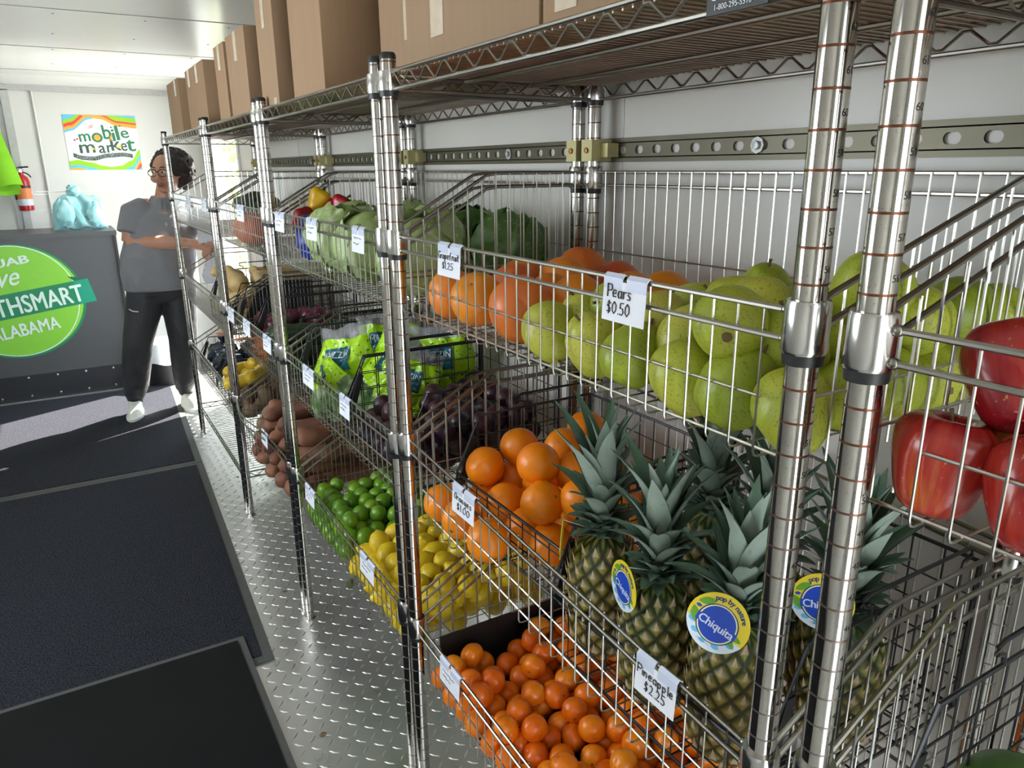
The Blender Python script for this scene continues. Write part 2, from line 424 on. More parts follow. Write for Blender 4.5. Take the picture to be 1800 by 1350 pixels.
mat_obj('floor_mat', 'long charcoal carpet mat in front of the counter, far of the two', (-1.25, 3.99), (.452, 3.99), (.53, 5.72), (-1.25, 5.75), 0, 0, M_carpet, .034, M_rub)
mat_obj('floor_mat', 'long charcoal carpet mat in the aisle with a grey rubber edge beside the metal floor', (-1.25, 2.10), (.372, 2.115), (.452, 3.985), (-1.25, 3.985), 0, 0, M_carpet, .034, M_rub)
mat_obj('rubber_mat', 'plain black mat lapping over the end of the charcoal aisle mat', (-1.2, .6), (.309, .6), (.309, 2.274), (-1.2, 2.272), .0102, 0, M_rubd, .022, M_rub)

# E-track rail on the right wall
M_olive = flat('olive_zinc', (.11, .098, .066), .42, .6, .2, 8)
M_yel = flat('yellow_zinc', (.48, .43, .22), .45, .5, .15)
tr = thing('cargo_track', 'slotted olive steel cargo track running along the right wall', 'rail', (RW, -.6, 1.47))
EY0, EY1, EZ = -.6, 4.62, 1.532
m = MB(); xw = RW - .0004; xo = RW - .0055
for z0, z1 in ((EZ + .0165, EZ + .0240), (EZ - .0240, EZ - .0165)):
    m.box((xw - .006, EY0, z0), (xw, EY1, z1)); 
for z in (EZ + .0165, EZ - .0165): m.box((xo, EY0, z - .003), (xw, EY1, z + .003))
build('flange', m, M_olive, tr)
m = MB(); P_ = .0525; k = 0; y = EY0
while y + P_ <= EY1:
    yc = y + P_ / 2; hz = .0155; ring_o = []; ring_i = []
    for q in range(16):
        a = 2 * PI * (q + .5) / 16; ca, sa = math.cos(a), math.sin(a)
        f_ = 1 / max(abs(ca) / (P_ / 2), abs(sa) / hz)
        ring_o.append((xo, yc + (math.copysign(P_ / 2, ca) if q in (1, 6, 9, 14) else ca * f_), EZ + (math.copysign(hz, sa) if q in (1, 6, 9, 14) else sa * f_)))
        iy = (.0045 if ca > 0 else -.0045) + .0075 * ca; ring_i.append((xo, yc + iy, EZ + .0080 * sa))
    ring_b = [(xo + .004, p_[1], p_[2]) for p_ in ring_i]
    fs = [(q, (q + 1) % 16, 16 + (q + 1) % 16, 16 + q) for q in range(16)] + [(16 + q, 16 + (q + 1) % 16, 32 + (q + 1) % 16, 32 + q) for q in range(16)]
    m.add(ring_o + ring_i + ring_b, fs)
    y += P_
build('slotted_web', m, M_olive, tr)
for y in (.15, .905, 1.725, 2.6, 3.5):
    m = MB().lathe([(.014, 0), (.014, .003), (.007, .003), (.007, .008), (0, .009)], 8); m.xf(frame((xo - .0005, y, EZ), (0, 1, 0), (0, 0, 1)) @ Matrix.Scale(-1, 4, (0, 0, 1)))
    build('bolt', m, M_trim, tr)
# ------------------------------------------------------------------ wire shelving
FX, BX = .535, .990
UNITS = [(-.569, .343), (.404, 1.316), (1.372, 2.279), (2.335, 3.209), (3.265, 4.475)]
TIERS = (1.378, .960, .556)
DROP, RISE, KX = .150, .110, .740            # front depth of a basket shelf, rise of its back, where the side rail levels off
PITCH_W = .0313
TT = {(0, 1): (.948, .948), (1, 1): (.914, .975), (1, 2): (.522, .547)}        # shelves whose ends hang on different notches: (near, far) rail height
DD = {0: .156, (1, 1): .160}
def tier_at(ui, k, y):
    a, b = TT.get((ui, k), (TIERS[k], TIERS[k])); y0, y1 = UNITS[ui]; return a + (b - a) * (y - y0) / (y1 - y0)
def floor_at(ui, k, y): return tier_at(ui, k, y) - DD.get((ui, k), DD.get(ui, DROP)) + .0056
def post_mesh(rust):
    m = MB().lathe([(.0105, .004), (.0135, .012), (.0135, .03), (.0142, .03), (.0142, 1.684), (.0125, 1.684)], 28)
    return m.mesh('post', M_post_rust if rust else M_post)
PM = {0: post_mesh(0), 1: post_mesh(1)}
CAPM = MB().lathe([(.0146, 1.683), (.0146, 1.690), (.012, 1.694), (0, 1.694)], 20).mesh('post_cap', M_black)
FOOTM = MB().lathe([(.019, 0), (.019, .006), (.008, .009), (.008, .02), (0, .02)], 16).mesh('foot', M_chrome)
SLM = MB().lathe([(.0142, -.034), (.0190, -.034), (.0200, -.031), (.0193, .008), (.0182, .012), (.0142, .012)], 28).mesh('sleeve', M_chrome)
SLT = MB().lathe([(.0142, -.024), (.0188, -.024), (.0195, -.020), (.0190, .006), (.0178, .009), (.0142, .009)], 28).mesh('sleeve', M_chrome)
RGT = MB().lathe([(.0142, -.034), (.0172, -.034), (.0182, -.024), (.0142, -.024)], 24).mesh('retaining_ring', M_black)
RGM = MB().lathe([(.0142, -.044), (.0172, -.044), (.0182, -.034), (.0142, -.034)], 24).mesh('retaining_ring', M_black)
def make_unit(i, label, bottom_shelf=False):
    y0, y1 = UNITS[i]
    u = thing('shelving_unit', label, 'shelf', (FX, y0, 0), 'chrome wire shelving units along the right wall')
    rust = 1 if i in (0, 1) else 0
    for x in (FX, BX):
        for y in (y0, y1):
            pl = (x - FX, y - y0, 0)
            po = link_mesh('post', PM[rust], u, pl)
            link_mesh('post_cap', CAPM, po); link_mesh('foot', FOOTM, po)
            link_mesh('sleeve', SLT, po, (0, 0, 1.655)); link_mesh('retaining_ring', RGT, po, (0, 0, 1.655))
            for z in [tier_at(i, k, y) + (0 if x == FX else RISE) for k in range(3)]:
                link_mesh('sleeve', SLM, po, (0, 0, z)); link_mesh('retaining_ring', RGM, po, (0, 0, z))
    sh = flat_shelf(u, y0, y1, 1.662, .030, .0165)
    for k in range(3): basket(u, y0, y1, k, i)
    if bottom_shelf: flat_shelf(u, y0, y1, .185, .028, .030, M_wire)
    return u
def zig(m, a, b, z0, z1, pitch, r):
    a = Vector(a); b = Vector(b); L = (b - a).length; n = max(2, int(L / pitch)); pts = []
    for k in range(n + 1):
        q = a.lerp(b, k / n); pts.append((q.x, q.y, z1)); 
        if k < n: q = a.lerp(b, (k + .5) / n); pts.append((q.x, q.y, z0))
    # soften every bend so that the strip reads as one bent wire
    out = []
    for k, p_ in enumerate(pts):
        p_ = Vector(p_)
        if 0 < k < len(pts) - 1:
            out += [p_.lerp(Vector(pts[k - 1]), .14), p_.lerp(Vector(pts[k + 1]), .14)]
        else: out.append(p_)
    m.tube(out, r, 6)
def flat_shelf(u, y0, y1, z, dep, pitch, mat=None):
    mat = mat or M_shelf; fy0, fy1 = y0 + .006, y1 - .006; zb = z - dep
    m = MB()
    for k in range(int((y1 - y0 - .03) / pitch)):
        y = y0 + .02 + k * pitch; m.tube([(FX + .0035, y, z - .0045), (BX - .0035, y, z - .0045)], .0016, 5)
    sh = build('wire_shelf', m, mat, u)
    m = MB()
    for x in (FX, BX): m.tube([(x, fy0, z), (x, fy1, z)], .0034, 8)
    for y in (fy0, fy1): m.tube([(FX, y, z - .001), (BX, y, z - .001)], .0034, 8)
    build('top_rail', m, M_rail, sh)
    m = MB()
    for x in (FX, BX): m.tube([(x, fy0, zb), (x, fy1, zb)], .0034, 8)
    for y in (fy0, fy1): m.tube([(FX, y, zb), (BX, y, zb)], .0034, 8)
    for k in (.33, .66): m.tube([(FX + (BX - FX) * k, fy0, z - .010), (FX + (BX - FX) * k, fy1, z - .010)], .0038, 8)
    build('lower_rail', m, M_rail, sh)
    m = MB()
    for x in (FX, BX): zig(m, (x, fy0 + .02, 0), (x, fy1 - .02, 0), zb + .002, z - .003, .066, .0020)
    for y in (fy0, fy1): zig(m, (FX + .02, y, 0), (BX - .02, y, 0), zb + .002, z - .003, .066, .0020)
    build('truss_wire', m, M_rail, sh)
    return sh
def basket(u, y0, y1, tk, ui):
    T_ = lambda y: tier_at(ui, tk, y)
    drop = DD.get((ui, tk), DD.get(ui, DROP)); bent = ui == 3 and tk == 2
    bow = (lambda y: 0)
    if bent:                     # the bent front rail of the sweet potato basket
        bow = lambda y: -.035 * math.exp(-((y - 2.95) / .20) ** 2)
    ys = [y0 + (y1 - y0) * k / 8 for k in range(9)] if bent else [y0, y1]
    b = None
    n = int((y1 - y0 - .07) / PITCH_W); st = (y1 - y0 - n * PITCH_W) / 2
    m = MB()
    for k in range(n + 1):
        y = y0 + st + k * PITCH_W; T = T_(y); zf, zt = T - drop, T + RISE; xf_ = FX + .0048 + bow(y); xb = BX - .0048
        m.tube([(xf_, y, T + .001), (xf_, y, zf + .007), (xf_ + .002, y, zf + .002), (xf_ + .007, y, zf), (xb - .007, y, zf), (xb - .002, y, zf + .002), (xb, y, zf + .007), (xb, y, zt + .001)], .00128, 6)
    b = build('basket', m, M_wire, u, label='open chrome wire basket shelf')
    for y in (y0 + .004, y1 - .004):                     # side walls: uprights and their floor ends
        m = MB(); T = T_(y); zf, zt = T - drop, T + RISE
        for k in range(14):
            x = FX + .022 + k * (BX - FX - .04) / 13
            kx = {(1, 0, y0 + .004): .86, (0, 0, y1 - .004): .84}.get((ui, tk, y), KX); zz = T + RISE * min(1, max(0, (x - FX) / (kx - FX))); m.tube([(x, y, zf + .002), (x, y, zz)], .00145, 6)
        m.tube([(FX + .005, y, zf + .07), (BX - .005, y, zf + .07)], .0016, 6)
        build('side_wires', m, M_wire, b)
    m = MB()
    for x in (FX + .022, FX + .13, FX + .24, FX + .35, BX - .03): m.tube([(x, y0 + .004, T_(y0) - drop + .0036), (x, y1 - .004, T_(y1) - drop + .0036)], .0019, 6)
    m.tube([(FX + .0085 + bow(y), y, T_(y) - .59 * drop) for y in [y0 + st + (y1 - y0 - 2 * st) * k / 8 for k in range(9)]], .0016, 6)
    m.tube([(BX - .0085, y0 + .02, T_(y0) - .05), (BX - .0085, y1 - .02, T_(y1) - .05)], .0018, 6)
    build('long_wires', m, M_wire, b)
    for dz in (0, -.026):
        fr = MB().tube([(FX + bow(y), y, T_(y) + dz) for y in ys], .0029, 8)
        for yw in (y0 + .0215, y1 - .0215): fr.sphere((FX, yw, T_(yw) + dz), (.0048, .0052, .0048), 8, 6)
        build('front_rail', fr, M_rail, b)
        m = MB().tube([(BX, y0, T_(y0) + RISE + dz), (BX, y1, T_(y1) + RISE + dz)], .0032, 8); build('back_rail', m, M_rail, b)
        for y in (y0, y1):
            yy = y; T = T_(y); zt = T + RISE; kx = {(1, 0, y0): .86, (0, 0, y1): .84}.get((ui, tk, y), KX)
            build('side_rail', MB().tube([(FX + .012, yy, T + dz + .004), (FX + .03, yy, T + dz + .014), (kx - .012, yy, zt + dz - .004), (kx + .012, yy, zt + dz), (BX, yy, zt + dz)], .0032, 8), M_rail, b)
    return b
NUMM = {}
def number_post(y0, az):
    m = MB()
    for k in range(0, 44):
        z = .45 + .0305 * k - (.45 % .0305) + .011; s_ = str(24 + k)
        def wrapped(p): a = az + p.x / .0143; return Vector((.01432 * math.cos(a), .01432 * math.sin(a), p.y + z))
        put_text(m, s_, .0085, Matrix(), fn=wrapped)
    return m.mesh('notch_numbers', M_ink)
make_unit(0, 'chrome wire shelving unit at the right edge, holding the red apples')
make_unit(1, 'chrome wire shelving unit with grapefruits, pears, oranges and pineapples')
make_unit(2, 'chrome wire shelving unit with cabbages, salad kits, limes and lemons')
make_unit(3, 'chrome wire shelving unit with onions, carrots and sweet potatoes')
make_unit(4, 'wide chrome wire shelving unit at the far end beside the woman', True)
for o in [o for o in bpy.data.objects if o.name.split('.')[0] == 'post']:
    p_ = ORG[o.name]
    if abs(p_.x - FX) < .01 and (abs(p_.y - .404) < .01 or abs(p_.y - .343) < .01): link_mesh('notch_numbers', number_post(0, math.radians(275 if p_.y > .37 else 268)), o, kind='stuff')
# clamps that hold the back posts to the track
for i, (y0, y1) in enumerate(UNITS):
    for y, d in ((y0, 1), (y1, -1)):
        if y < .2: continue
        m = MB().box((BX - .019, y - .018, EZ - .022), (RW - .007, y + .018, EZ + .022)).box((BX + .004, min(y + .018 * d, y + .042 * d), EZ - .014), (RW - .007, max(y + .018 * d, y + .042 * d), EZ + .014))
        k = build('clamp', m, M_yel, tr)
        m = MB().lathe([(.006, 0), (.006, .003), (0, .004)], 8); m.xf(frame((BX - .0195, y, EZ), (0, -1, 0), (0, 0, 1)))
        build('bolt', m, flat('copper_bolt', (.35, .15, .05), .4, .8), k)
# maker's plate on the top shelf, its upper half above the photograph
mp = thing('maker_plate', 'black plate with white lettering on the top shelf edge over the pears', 'sign', (FX - .004, .507, 1.629))
pc = at(1292, 20, 0, FX - .005)
m = MB().prism([(FX - .0055, .470, 1.629), (FX - .0055, .540, 1.629), (FX - .0055, .540, 1.688), (FX - .0055, .470, 1.688)], (.003, 0, 0))
build('plate', m, M_black, mp)
m = MB(); Mt = frame((FX - .0062, .505, 1.6405), (0, -1, 0), (0, 0, 1)); put_text(m, 'OLYMPIC', .0150, Mt)
put_text(m, '1-800-295-5510', .0068, frame((FX - .0062, .509, 1.6325), (0, -1, 0), (0, 0, 1))); build('lettering', m, M_white, mp)

# ------------------------------------------------------------------ cardboard boxes on the top shelves
def carton(y0, y1, zt, label, tapes, x0=.556, x1=.975, low=None):
    z0 = 1.6655
    t = thing('cardboard_box', label, 'box', (x0, y0, z0), 'cardboard boxes on the top shelves')
    c = .004; xm = (x0 + x1) / 2
    m = MB().box((x0, y0, z0), (x1, y1, zt - .004))
    bm_ = m
    body = build('carton', m, M_card, t)
    m = MB().box((x0 - .0005, y0 - .0005, zt - .004), (x1 + .0005, (y0 + y1) / 2 - .0012, zt)).box((x0 - .0005, (y0 + y1) / 2 + .0012, zt - .004), (x1 + .0005, y1 + .0005, zt))
    build('flaps', m, M_card, t)
    for (ty, tz0, w) in tapes:
        top = tz0 is None or tz0 > 0
        m = MB()
        if tz0 >= 0: m.box((x0 - .0014, ty - w / 2, zt - tz0), (x0 - .0004, ty + w / 2, zt + .0008)).box((x0 - .0014, ty - w / 2, zt + .0002), (x0 + .2, ty + w / 2, zt + .0008))
        else: m.box((x0 - .0014, ty - w / 2, z0), (x0 - .0004, ty + w / 2, z0 - tz0))
        build('tape', m, M_tape, t)
carton(3.92, 4.30, 1.905, 'small tan box at the far end of the shelves, nearest the banner', [(4.02, .07, .05)])
carton(3.233, 3.69, 1.905, 'grey-tan box second from the far end, over the woman\'s unit', [(3.40, .07, .045), (3.60, .07, .045)])
carton(2.817, 2.995, 1.912, 'narrow tan box third from the far end with a tape strip at its top', [(2.91, .08, .04)])
carton(2.495, 2.775, 1.916, 'tall grey-tan box fourth from the far end with a long tape strip', [(2.635, .085, .04)])
carton(2.15, 2.335, 2.03, 'narrow tall box reaching past the top of the picture, short tape at its foot', [(2.25, .16, .03), (2.19, -.022, .03)])
carton(1.745, 2.0, 2.05, 'tall box with a wide bare brown side behind the nearest far post pair', [(1.87, .17, .045)])
carton(1.29, 1.66, 2.05, 'large tan box set back behind the pair of post tops', [(1.5, .3, .05)], .66)
carton(.86, 1.276, 2.06, 'large tan box with a tape strip coming down to the shelf edge', [(1.155, .36, .045)])
carton(.44, .85, 2.06, 'large tan box nearest the maker\'s plate', [(.80, .38, .045)])
carton(-.2, .40, 2.06, 'tan box over the apples, mostly above the picture', [(.1, .2, .045)])

# ------------------------------------------------------------------ black wire bins on the middle shelves
def wire_bin(y0, y1, T, label, hf=.10, hb=.215, x0=.566, x1=.965, base=None):
    z0 = (T - DROP + .006) if base is None else base
    t = thing('wire_bin', label, 'bin', (x0, y0, z0), 'black wire bins on the shelves')
    xs = x0 + .055; zt = z0 + hb; zf = z0 + hf; P = .043
    top = lambda x: zf + (zt - zf) * min(1, max(0, (x - x0) / (xs - x0)))
    m = MB(); r = .0014
    nx = int((x1 - x0) / P); ny = int((y1 - y0) / P)
    for y in (y0, y1):
        for k in range(nx + 1):
            x = x0 + (x1 - x0) * k / nx; m.tube([(x, y, z0), (x, y, top(x))], r, 5)
        z = z0
        while z < zt - .01:
            xa = x0 if z <= zf else x0 + (xs - x0) * (z - zf) / (zt - zf); m.tube([(xa, y, z), (x1, y, z)], r, 5); z += P
    for k in range(ny + 1):
        y = y0 + (y1 - y0) * k / ny; m.tube([(x0, y, zf), (x0, y, z0), (x1, y, z0), (x1, y, zt)], r, 5)
    z = z0
    while z < zt - .01:
        m.tube([(x1, y0, z), (x1, y1, z)], r, 5)
        if z < zf: m.tube([(x0, y0, z), (x0, y1, z)], r, 5)
        z += P
    for k in range(1, nx): x = x0 + (x1 - x0) * k / nx; m.tube([(x, y0, z0), (x, y1, z0)], r, 5)
    build('grid', m, M_blackwire, t)
    m = MB().tube([(x0, y0, zf), (xs, y0, zt), (x1, y0, zt), (x1, y1, zt), (xs, y1, zt), (x0, y1, zf)], .0030, 7, True)
    build('rim', m, M_blackwire, t)
    build('base_rim', MB().tube([(x0, y0, z0), (x1, y0, z0), (x1, y1, z0), (x0, y1, z0)], .0028, 7, True), M_blackwire, t)
    for y in (y0, y1):
        for x in (x0, x1): build('corner_wire', MB().tube([(x, y, z0), (x, y, zf if x == x0 else zt)], .0036 if x == x1 else .0026, 7), M_blackwire, t)
        pa, pb_ = Vector((x0, y, zf)), Vector((xs, y, zt)); dd = (pb_ - pa).normalized()
        build('corner_plate', MB().prism([pa + Vector((.001, -.002, -.03)), pa + Vector((.017, -.002, -.03)), pa + dd * .075 + Vector((.015, -.002, 0)), pa + dd * .075 + Vector((0, -.002, 0))], (0, .004, 0)), M_black, t)
        xa, xb = x0 + .16, x0 + .36
        build('handle', MB().tube([(xa + .006, y, zt), (xa + .004, y, zt + .012), (xa - .012, y, zt + .018), (xa - .012, y, zt + .026), (xa, y, zt + .030), (xb, y, zt + .030), (xb + .012, y, zt + .026), (xb + .012, y, zt + .018), (xb - .004, y, zt + .012), (xb - .006, y, zt)], .0026, 7), M_blackwire, t)
T2, T3 = TIERS[1], TIERS[2]
wire_bin(.845, 1.275, T2, 'black wire bin that holds the oranges', x0=.625, base=floor_at(1, 1, .86) + .003)
wire_bin(.425, .835, T2, 'black wire bin that holds the pineapples', base=floor_at(1, 1, .63), hb=.225)
wire_bin(1.80, 2.245, T2, 'black wire bin that holds the salad kits')
wire_bin(1.40, 1.785, T2, 'black wire bin that holds the dark plums')
wire_bin(2.86, 3.18, T2, 'black wire bin that holds the red onions')
wire_bin(2.37, 2.83, T2, 'black wire bin that holds the zucchini, beside the plum unit')
wire_bin(3.30, 3.80, T2, 'black wire bin that holds the butternut squashes')
wire_bin(-.30, .285, T2 - .006, 'empty black wire bin at the right edge below the apples')
wire_bin(3.95, 4.42, T3, 'black wire bin of dark glossy bags near the woman\'s legs', .08, .17)
wire_bin(3.62, 3.91, T3, 'black wire bin that holds the pale bulbs', .07, .14)
# ------------------------------------------------------------------ fruit and vegetables
ORD = ['', 'first', 'second', 'third', 'fourth', 'fifth', 'sixth', 'seventh', 'eighth', 'ninth', 'tenth', 'eleventh', 'twelfth', 'thirteenth', 'fourteenth', 'fifteenth', 'sixteenth', 'seventeenth', 'eighteenth']
def wob(seed, amp, sc):
    o_ = Vector((seed * 3.7, seed * 1.3, seed * 5.1))
    return lambda q: q * (1 + amp * noise.noise(Vector(q) * sc + o_))
def lathe_mesh(name, prof, mat, seed=0, amp=.05, n=24, lobes=0, lob=.0, steps=3):
    # refine the profile with a Catmull-Rom pass so that it curves
    pr = []
    for i in range(len(prof) - 1):
        p0, p1, p2, p3 = [np.array(prof[max(0, min(len(prof) - 1, i + k))]) for k in (-1, 0, 1, 2)]
        for s_ in range(steps):
            u = s_ / steps
            q = .5 * (2 * p1 + (p2 - p0) * u + (2 * p0 - 5 * p1 + 4 * p2 - p3) * u * u + (3 * p1 - p0 - 3 * p2 + p3) * u ** 3)
            pr.append((max(q[0], 0), q[1]))
    pr.append(tuple(prof[-1]))
    sc = max(r for r, z in pr); o_ = Vector((seed * 3.1, seed * 7.7, seed))
    def fn(q, a):
        k = 1 + amp * noise.noise(q / sc * .9 + o_)
        if lobes: k *= 1 + lob * math.cos(lobes * a + seed) * min(1, max(0, .5 + q.z / sc))
        return Vector((q.x * k, q.y * k, q.z * (1 + amp * .5 * noise.noise(q / sc + o_ * 2))))
    return MB().lathe(pr, n, fn=fn).mesh(name, mat)
VAR = {}
VAR['pear'] = [lathe_mesh('pear', [(0, -.035), (.006, -.0385), (.021, -.0370), (.0345, -.024), (.0400, -.004), (.0385, .012), (.0320, .027), (.0235, .039), (.0155, .0465), (.006, .0490), (0, .0475)], M_pear, s, .09) for s in range(5)]
VAR['grapefruit'] = [lathe_mesh('grapefruit', [(0, -.041), (.010, -.043), (.028, -.037), (.043, -.018), (.047, .004), (.042, .025), (.026, .040), (.010, .043), (0, .041)], M_grape if s > 1 else M_grape2, s, .05) for s in range(4)]
VAR['orange'] = [lathe_mesh('orange', [(0, -.039), (.010, -.0395), (.026, -.032), (.037, -.014), (.0395, .003), (.036, .019), (.024, .033), (.010, .0395), (0, .0385)], M_orange, s, .06) for s in range(4)]
VAR['clementine'] = [lathe_mesh('clementine', [(0, -.0215), (.007, -.0228), (.018, -.0185), (.026, -.006), (.0268, .004), (.022, .015), (.012, .0215), (.004, .0225), (0, .021)], M_clem, s, .07, 20) for s in range(4)]
VAR['lemon'] = [lathe_mesh('lemon', [(0, -.041), (.004, -.040), (.008, -.036), (.020, -.028), (.0285, -.010), (.029, .006), (.023, .023), (.011, .034), (.006, .041), (0, .043)], M_lemon, s, .06, 20) for s in range(4)]
VAR['lime'] = [lathe_mesh('lime', [(0, -.029), (.004, -.028), (.014, -.024), (.0235, -.010), (.0245, .003), (.020, .015), (.010, .0245), (.004, .028), (0, .0285)], M_lime, s, .06, 20) for s in range(4)]
VAR['apple'] = [lathe_mesh('apple', [(.002, -.026), (.010, -.033), (.017, -.0345), (.027, -.027), (.035, -.006), (.0395, .014), (.037, .027), (.027, .036), (.014, .0355), (.006, .029), (0, .024)], m_, s, .05, 30, 5, .045) for s, m_ in ((1, M_apple), (2, M_apple), (3, M_apple2))]
VAR['plum'] = [lathe_mesh('plum', [(0, -.027), (.012, -.0255), (.024, -.013), (.0275, .002), (.023, .016), (.010, .025), (0, .0245)], M_plum, s, .05, 18) for s in range(3)]
VAR['red_onion'] = [lathe_mesh('red_onion', [(0, -.027), (.012, -.026), (.028, -.014), (.034, .002), (.027, .018), (.010, .028), (.004, .038), (0, .040)], M_onion, s, .05, 18) for s in range(3)]
VAR['potato'] = [lathe_mesh('potato', [(0, -.052), (.016, -.048), (.030, -.026), (.034, .004), (.029, .030), (.014, .048), (0, .052)], M_potato, s, .22, 18) for s in range(3)]
VAR['pale_bulb'] = [lathe_mesh('pale_bulb', [(0, -.020), (.012, -.021), (.024, -.012), (.026, .002), (.018, .016), (.006, .025), (.003, .036), (0, .036)], M_garlic, s, .06, 16, 8, .04) for s in range(3)]
VAR['bell_pepper'] = [lathe_mesh('bell_pepper', [(0, -.042), (.012, -.045), (.028, -.034), (.038, .0), (.042, .026), (.030, .042), (.012, .040), (0, .034)], m_, s, .06, 28, 4, .10) for s, m_ in ((0, M_redpep), (1, M_yelpep))]
VAR['butternut'] = [lathe_mesh('butternut', [(0, -.075), (.02, -.076), (.048, -.055), (.055, -.025), (.043, .012), (.031, .045), (.029, .085), (.022, .105), (0, .110)], M_squash, s, .06, 20) for s in range(2)]
VAR['melon'] = [lathe_mesh('melon', [(0, -.058), (.02, -.055), (.045, -.030), (.053, 0), (.045, .032), (.02, .056), (0, .058)], M_melon, 1, .04, 32)]
VAR['round_squash'] = [lathe_mesh('round_squash', [(0, -.055), (.03, -.060), (.065, -.035), (.075, 0), (.062, .036), (.03, .058), (0, .050)], M_pumpkin, 1, .04, 32, 9, .04)]
def bent_mesh(name, mat, L, r, bend, seed, tip=.25, n=14):
    rr = random.Random(seed); N = 14; pts = []; rs = []
    for i in range(N + 1):
        u = i / N; s_ = math.sin(PI * u)
        pts.append((bend * math.sin(PI * u) * 1.0 + .004 * noise.noise(Vector((u * 4, seed, 0))), .006 * noise.noise(Vector((u * 3, 0, seed))), (u - .5) * L))
        e = min(1, (u / .18) if u < .18 else 1); e2 = (1 - u) / .22 if u > .78 else 1
        rs.append(max(.002, r * math.sqrt(max(0, 1 - (1 - e) ** 2)) * (tip + (1 - tip) * math.sqrt(max(0, 1 - (1 - min(1, e2)) ** 2)) if u > .78 else 1) * (1 + .10 * noise.noise(Vector((u * 5, seed * 2, 1))))))
    return MB().tube(pts, rs, n).mesh(name, mat)
VAR['sweet_potato'] = [bent_mesh('sweet_potato', M_sweet, .155 + .02 * s, .034 - .002 * s, .018 * (s - 1), s, .12) for s in range(4)]
VAR['zucchini'] = [bent_mesh('zucchini', M_zuke, .21, .026, .012 * (s - .5), s, .7) for s in range(3)]
VAR['yellow_squash'] = [bent_mesh('yellow_squash', M_yellow, .17, .030, .014, s + 5, .4) for s in range(2)]
VAR['carrot'] = []
for s in range(3):
    VAR['carrot'].append(lathe_mesh('carrot', [(0, -.09), (.003, -.085), (.009, -.04), (.014, .02), (.0165, .065), (.013, .078), (0, .078)], M_carrot, s, .10, 12))
STEM = {}
def stem_mesh(name, pts, r, mat): return MB().tube(pts, r, 6).mesh(name, mat)
STEM['pear'] = ('stem', stem_mesh('stem', [(0, 0, .044), (.001, .001, .050), (.003, .002, .056)], [.0022, .0016, .0024], M_stem), 'calyx', MB().lathe([(.0055, -.0385), (.003, -.0365), (.0025, -.0355), (0, -.0352)], 8, fn=lambda q, a: Vector((q.x, q.y, q.z + .001 * math.cos(5 * a)))).mesh('calyx', M_stem))
STEM['apple'] = ('stem', stem_mesh('stem', [(0, 0, .022), (.001, 0, .034), (.004, .001, .043)], [.0014, .0012, .0020], M_stem), None, None)
def button(name, z, r): return MB().lathe([(r, z - .0008), (r * .8, z + .0012), (r * .3, z + .0016), (0, z + .0010)], 10, fn=lambda q, a: Vector((q.x * (1 + .3 * math.cos(5 * a)), q.y * (1 + .3 * math.cos(5 * a)), q.z))).mesh(name, M_calyx)
for k, z, r in (('grapefruit', .0405, .004), ('orange', .0390, .0038), ('clementine', .0213, .0026)): STEM[k] = ('stem_button', button('stem_button', z, r), None, None)
STEM['bell_pepper'] = ('stem', stem_mesh('stem', [(0, 0, .034), (.002, 0, .046), (.008, 0, .058)], [.006, .004, .005], M_calyx), None, None)
STEM['zucchini'] = ('stem', stem_mesh('stem', [(0, 0, .10), (0, 0, .118)], [.012, .010], M_calyx), None, None)
CAT = dict(clementine='clementine', red_onion='onion', pale_bulb='garlic bulb', bell_pepper='pepper', butternut='squash', round_squash='squash', yellow_squash='squash', sweet_potato='sweet potato')
RF = random.Random(11)
def produce(kind, loc, label, group=None, rot=None, var=None, scale=1.0):
    v = VAR[kind]; me = v[RF.randrange(len(v)) if var is None else var % len(v)]
    o = link_mesh(kind, me, None, loc, label=label, cat=CAT.get(kind, kind), group=group)
    o.rotation_euler = rot if rot is not None else (RF.random() * 6.28, RF.random() * 6.28, RF.random() * 6.28)
    o.scale = (scale,) * 3
    if kind in STEM:
        a, am, b, bmh = STEM[kind]; link_mesh(a, am, o)
        if b: link_mesh(b, bmh, o)
    return o
def relax(P, R, box, it=120, pull=.02, tight=.95, grav=.0006):
    """push overlapping round things apart inside a box; each stays near its first place"""
    P = np.array([list(p) for p in P], float); P0 = P.copy(); R = np.array(R, float); x0, x1, y0, y1, z0 = box
    for k in range(it):
        d = P[:, None, :] - P[None, :, :]; L = np.sqrt((d ** 2).sum(-1)) + np.eye(len(P)) * 9
        ov = np.clip((R[:, None] + R[None, :]) * tight - L, 0, None)
        P += (d / L[..., None] * ov[..., None] * .45).sum(1)
        P += (P0 - P) * pull * (k < it * .7)
        P[:, 2] -= grav * (k < it * .8)
        P[:, 0] = np.clip(P[:, 0], x0 + R, x1 - R); P[:, 1] = np.clip(P[:, 1], y0 + R, y1 - R); P[:, 2] = np.maximum(P[:, 2], z0 + R)
    return [Vector(p) for p in P]
def fill_under(P, R, box, r, top, skip=.9):
    """positions of the fruit that lies out of sight below and carries the heap"""
    x0, x1, y0, y1, z0 = box; out = []; z = z0 + r; lay = 0
    while z < top:
        y = y0 + r + (lay % 2) * r; row = 0
        while y < y1 - r:
            x = x0 + r + ((row + lay) % 2) * r
            while x < x1 - r:
                c = Vector((x, y, z))
                above = any((p.x - x) ** 2 + (p.y - y) ** 2 < (1.5 * r + q) ** 2 and p.z > z + .3 * r for p, q in zip(P, R))
                if above and all((p - c).length > (q + r) * skip for p, q in zip(P, R)): out.append(c)
                x += 2.02 * r
            y += 1.78 * r; row += 1
        z += 1.6 * r; lay += 1
    return out
F1, F2, F3 = [T - DROP + .0056 for T in TIERS]; FC = floor_at(1, 2, .9) + .002; FO = floor_at(1, 1, .86) + .008
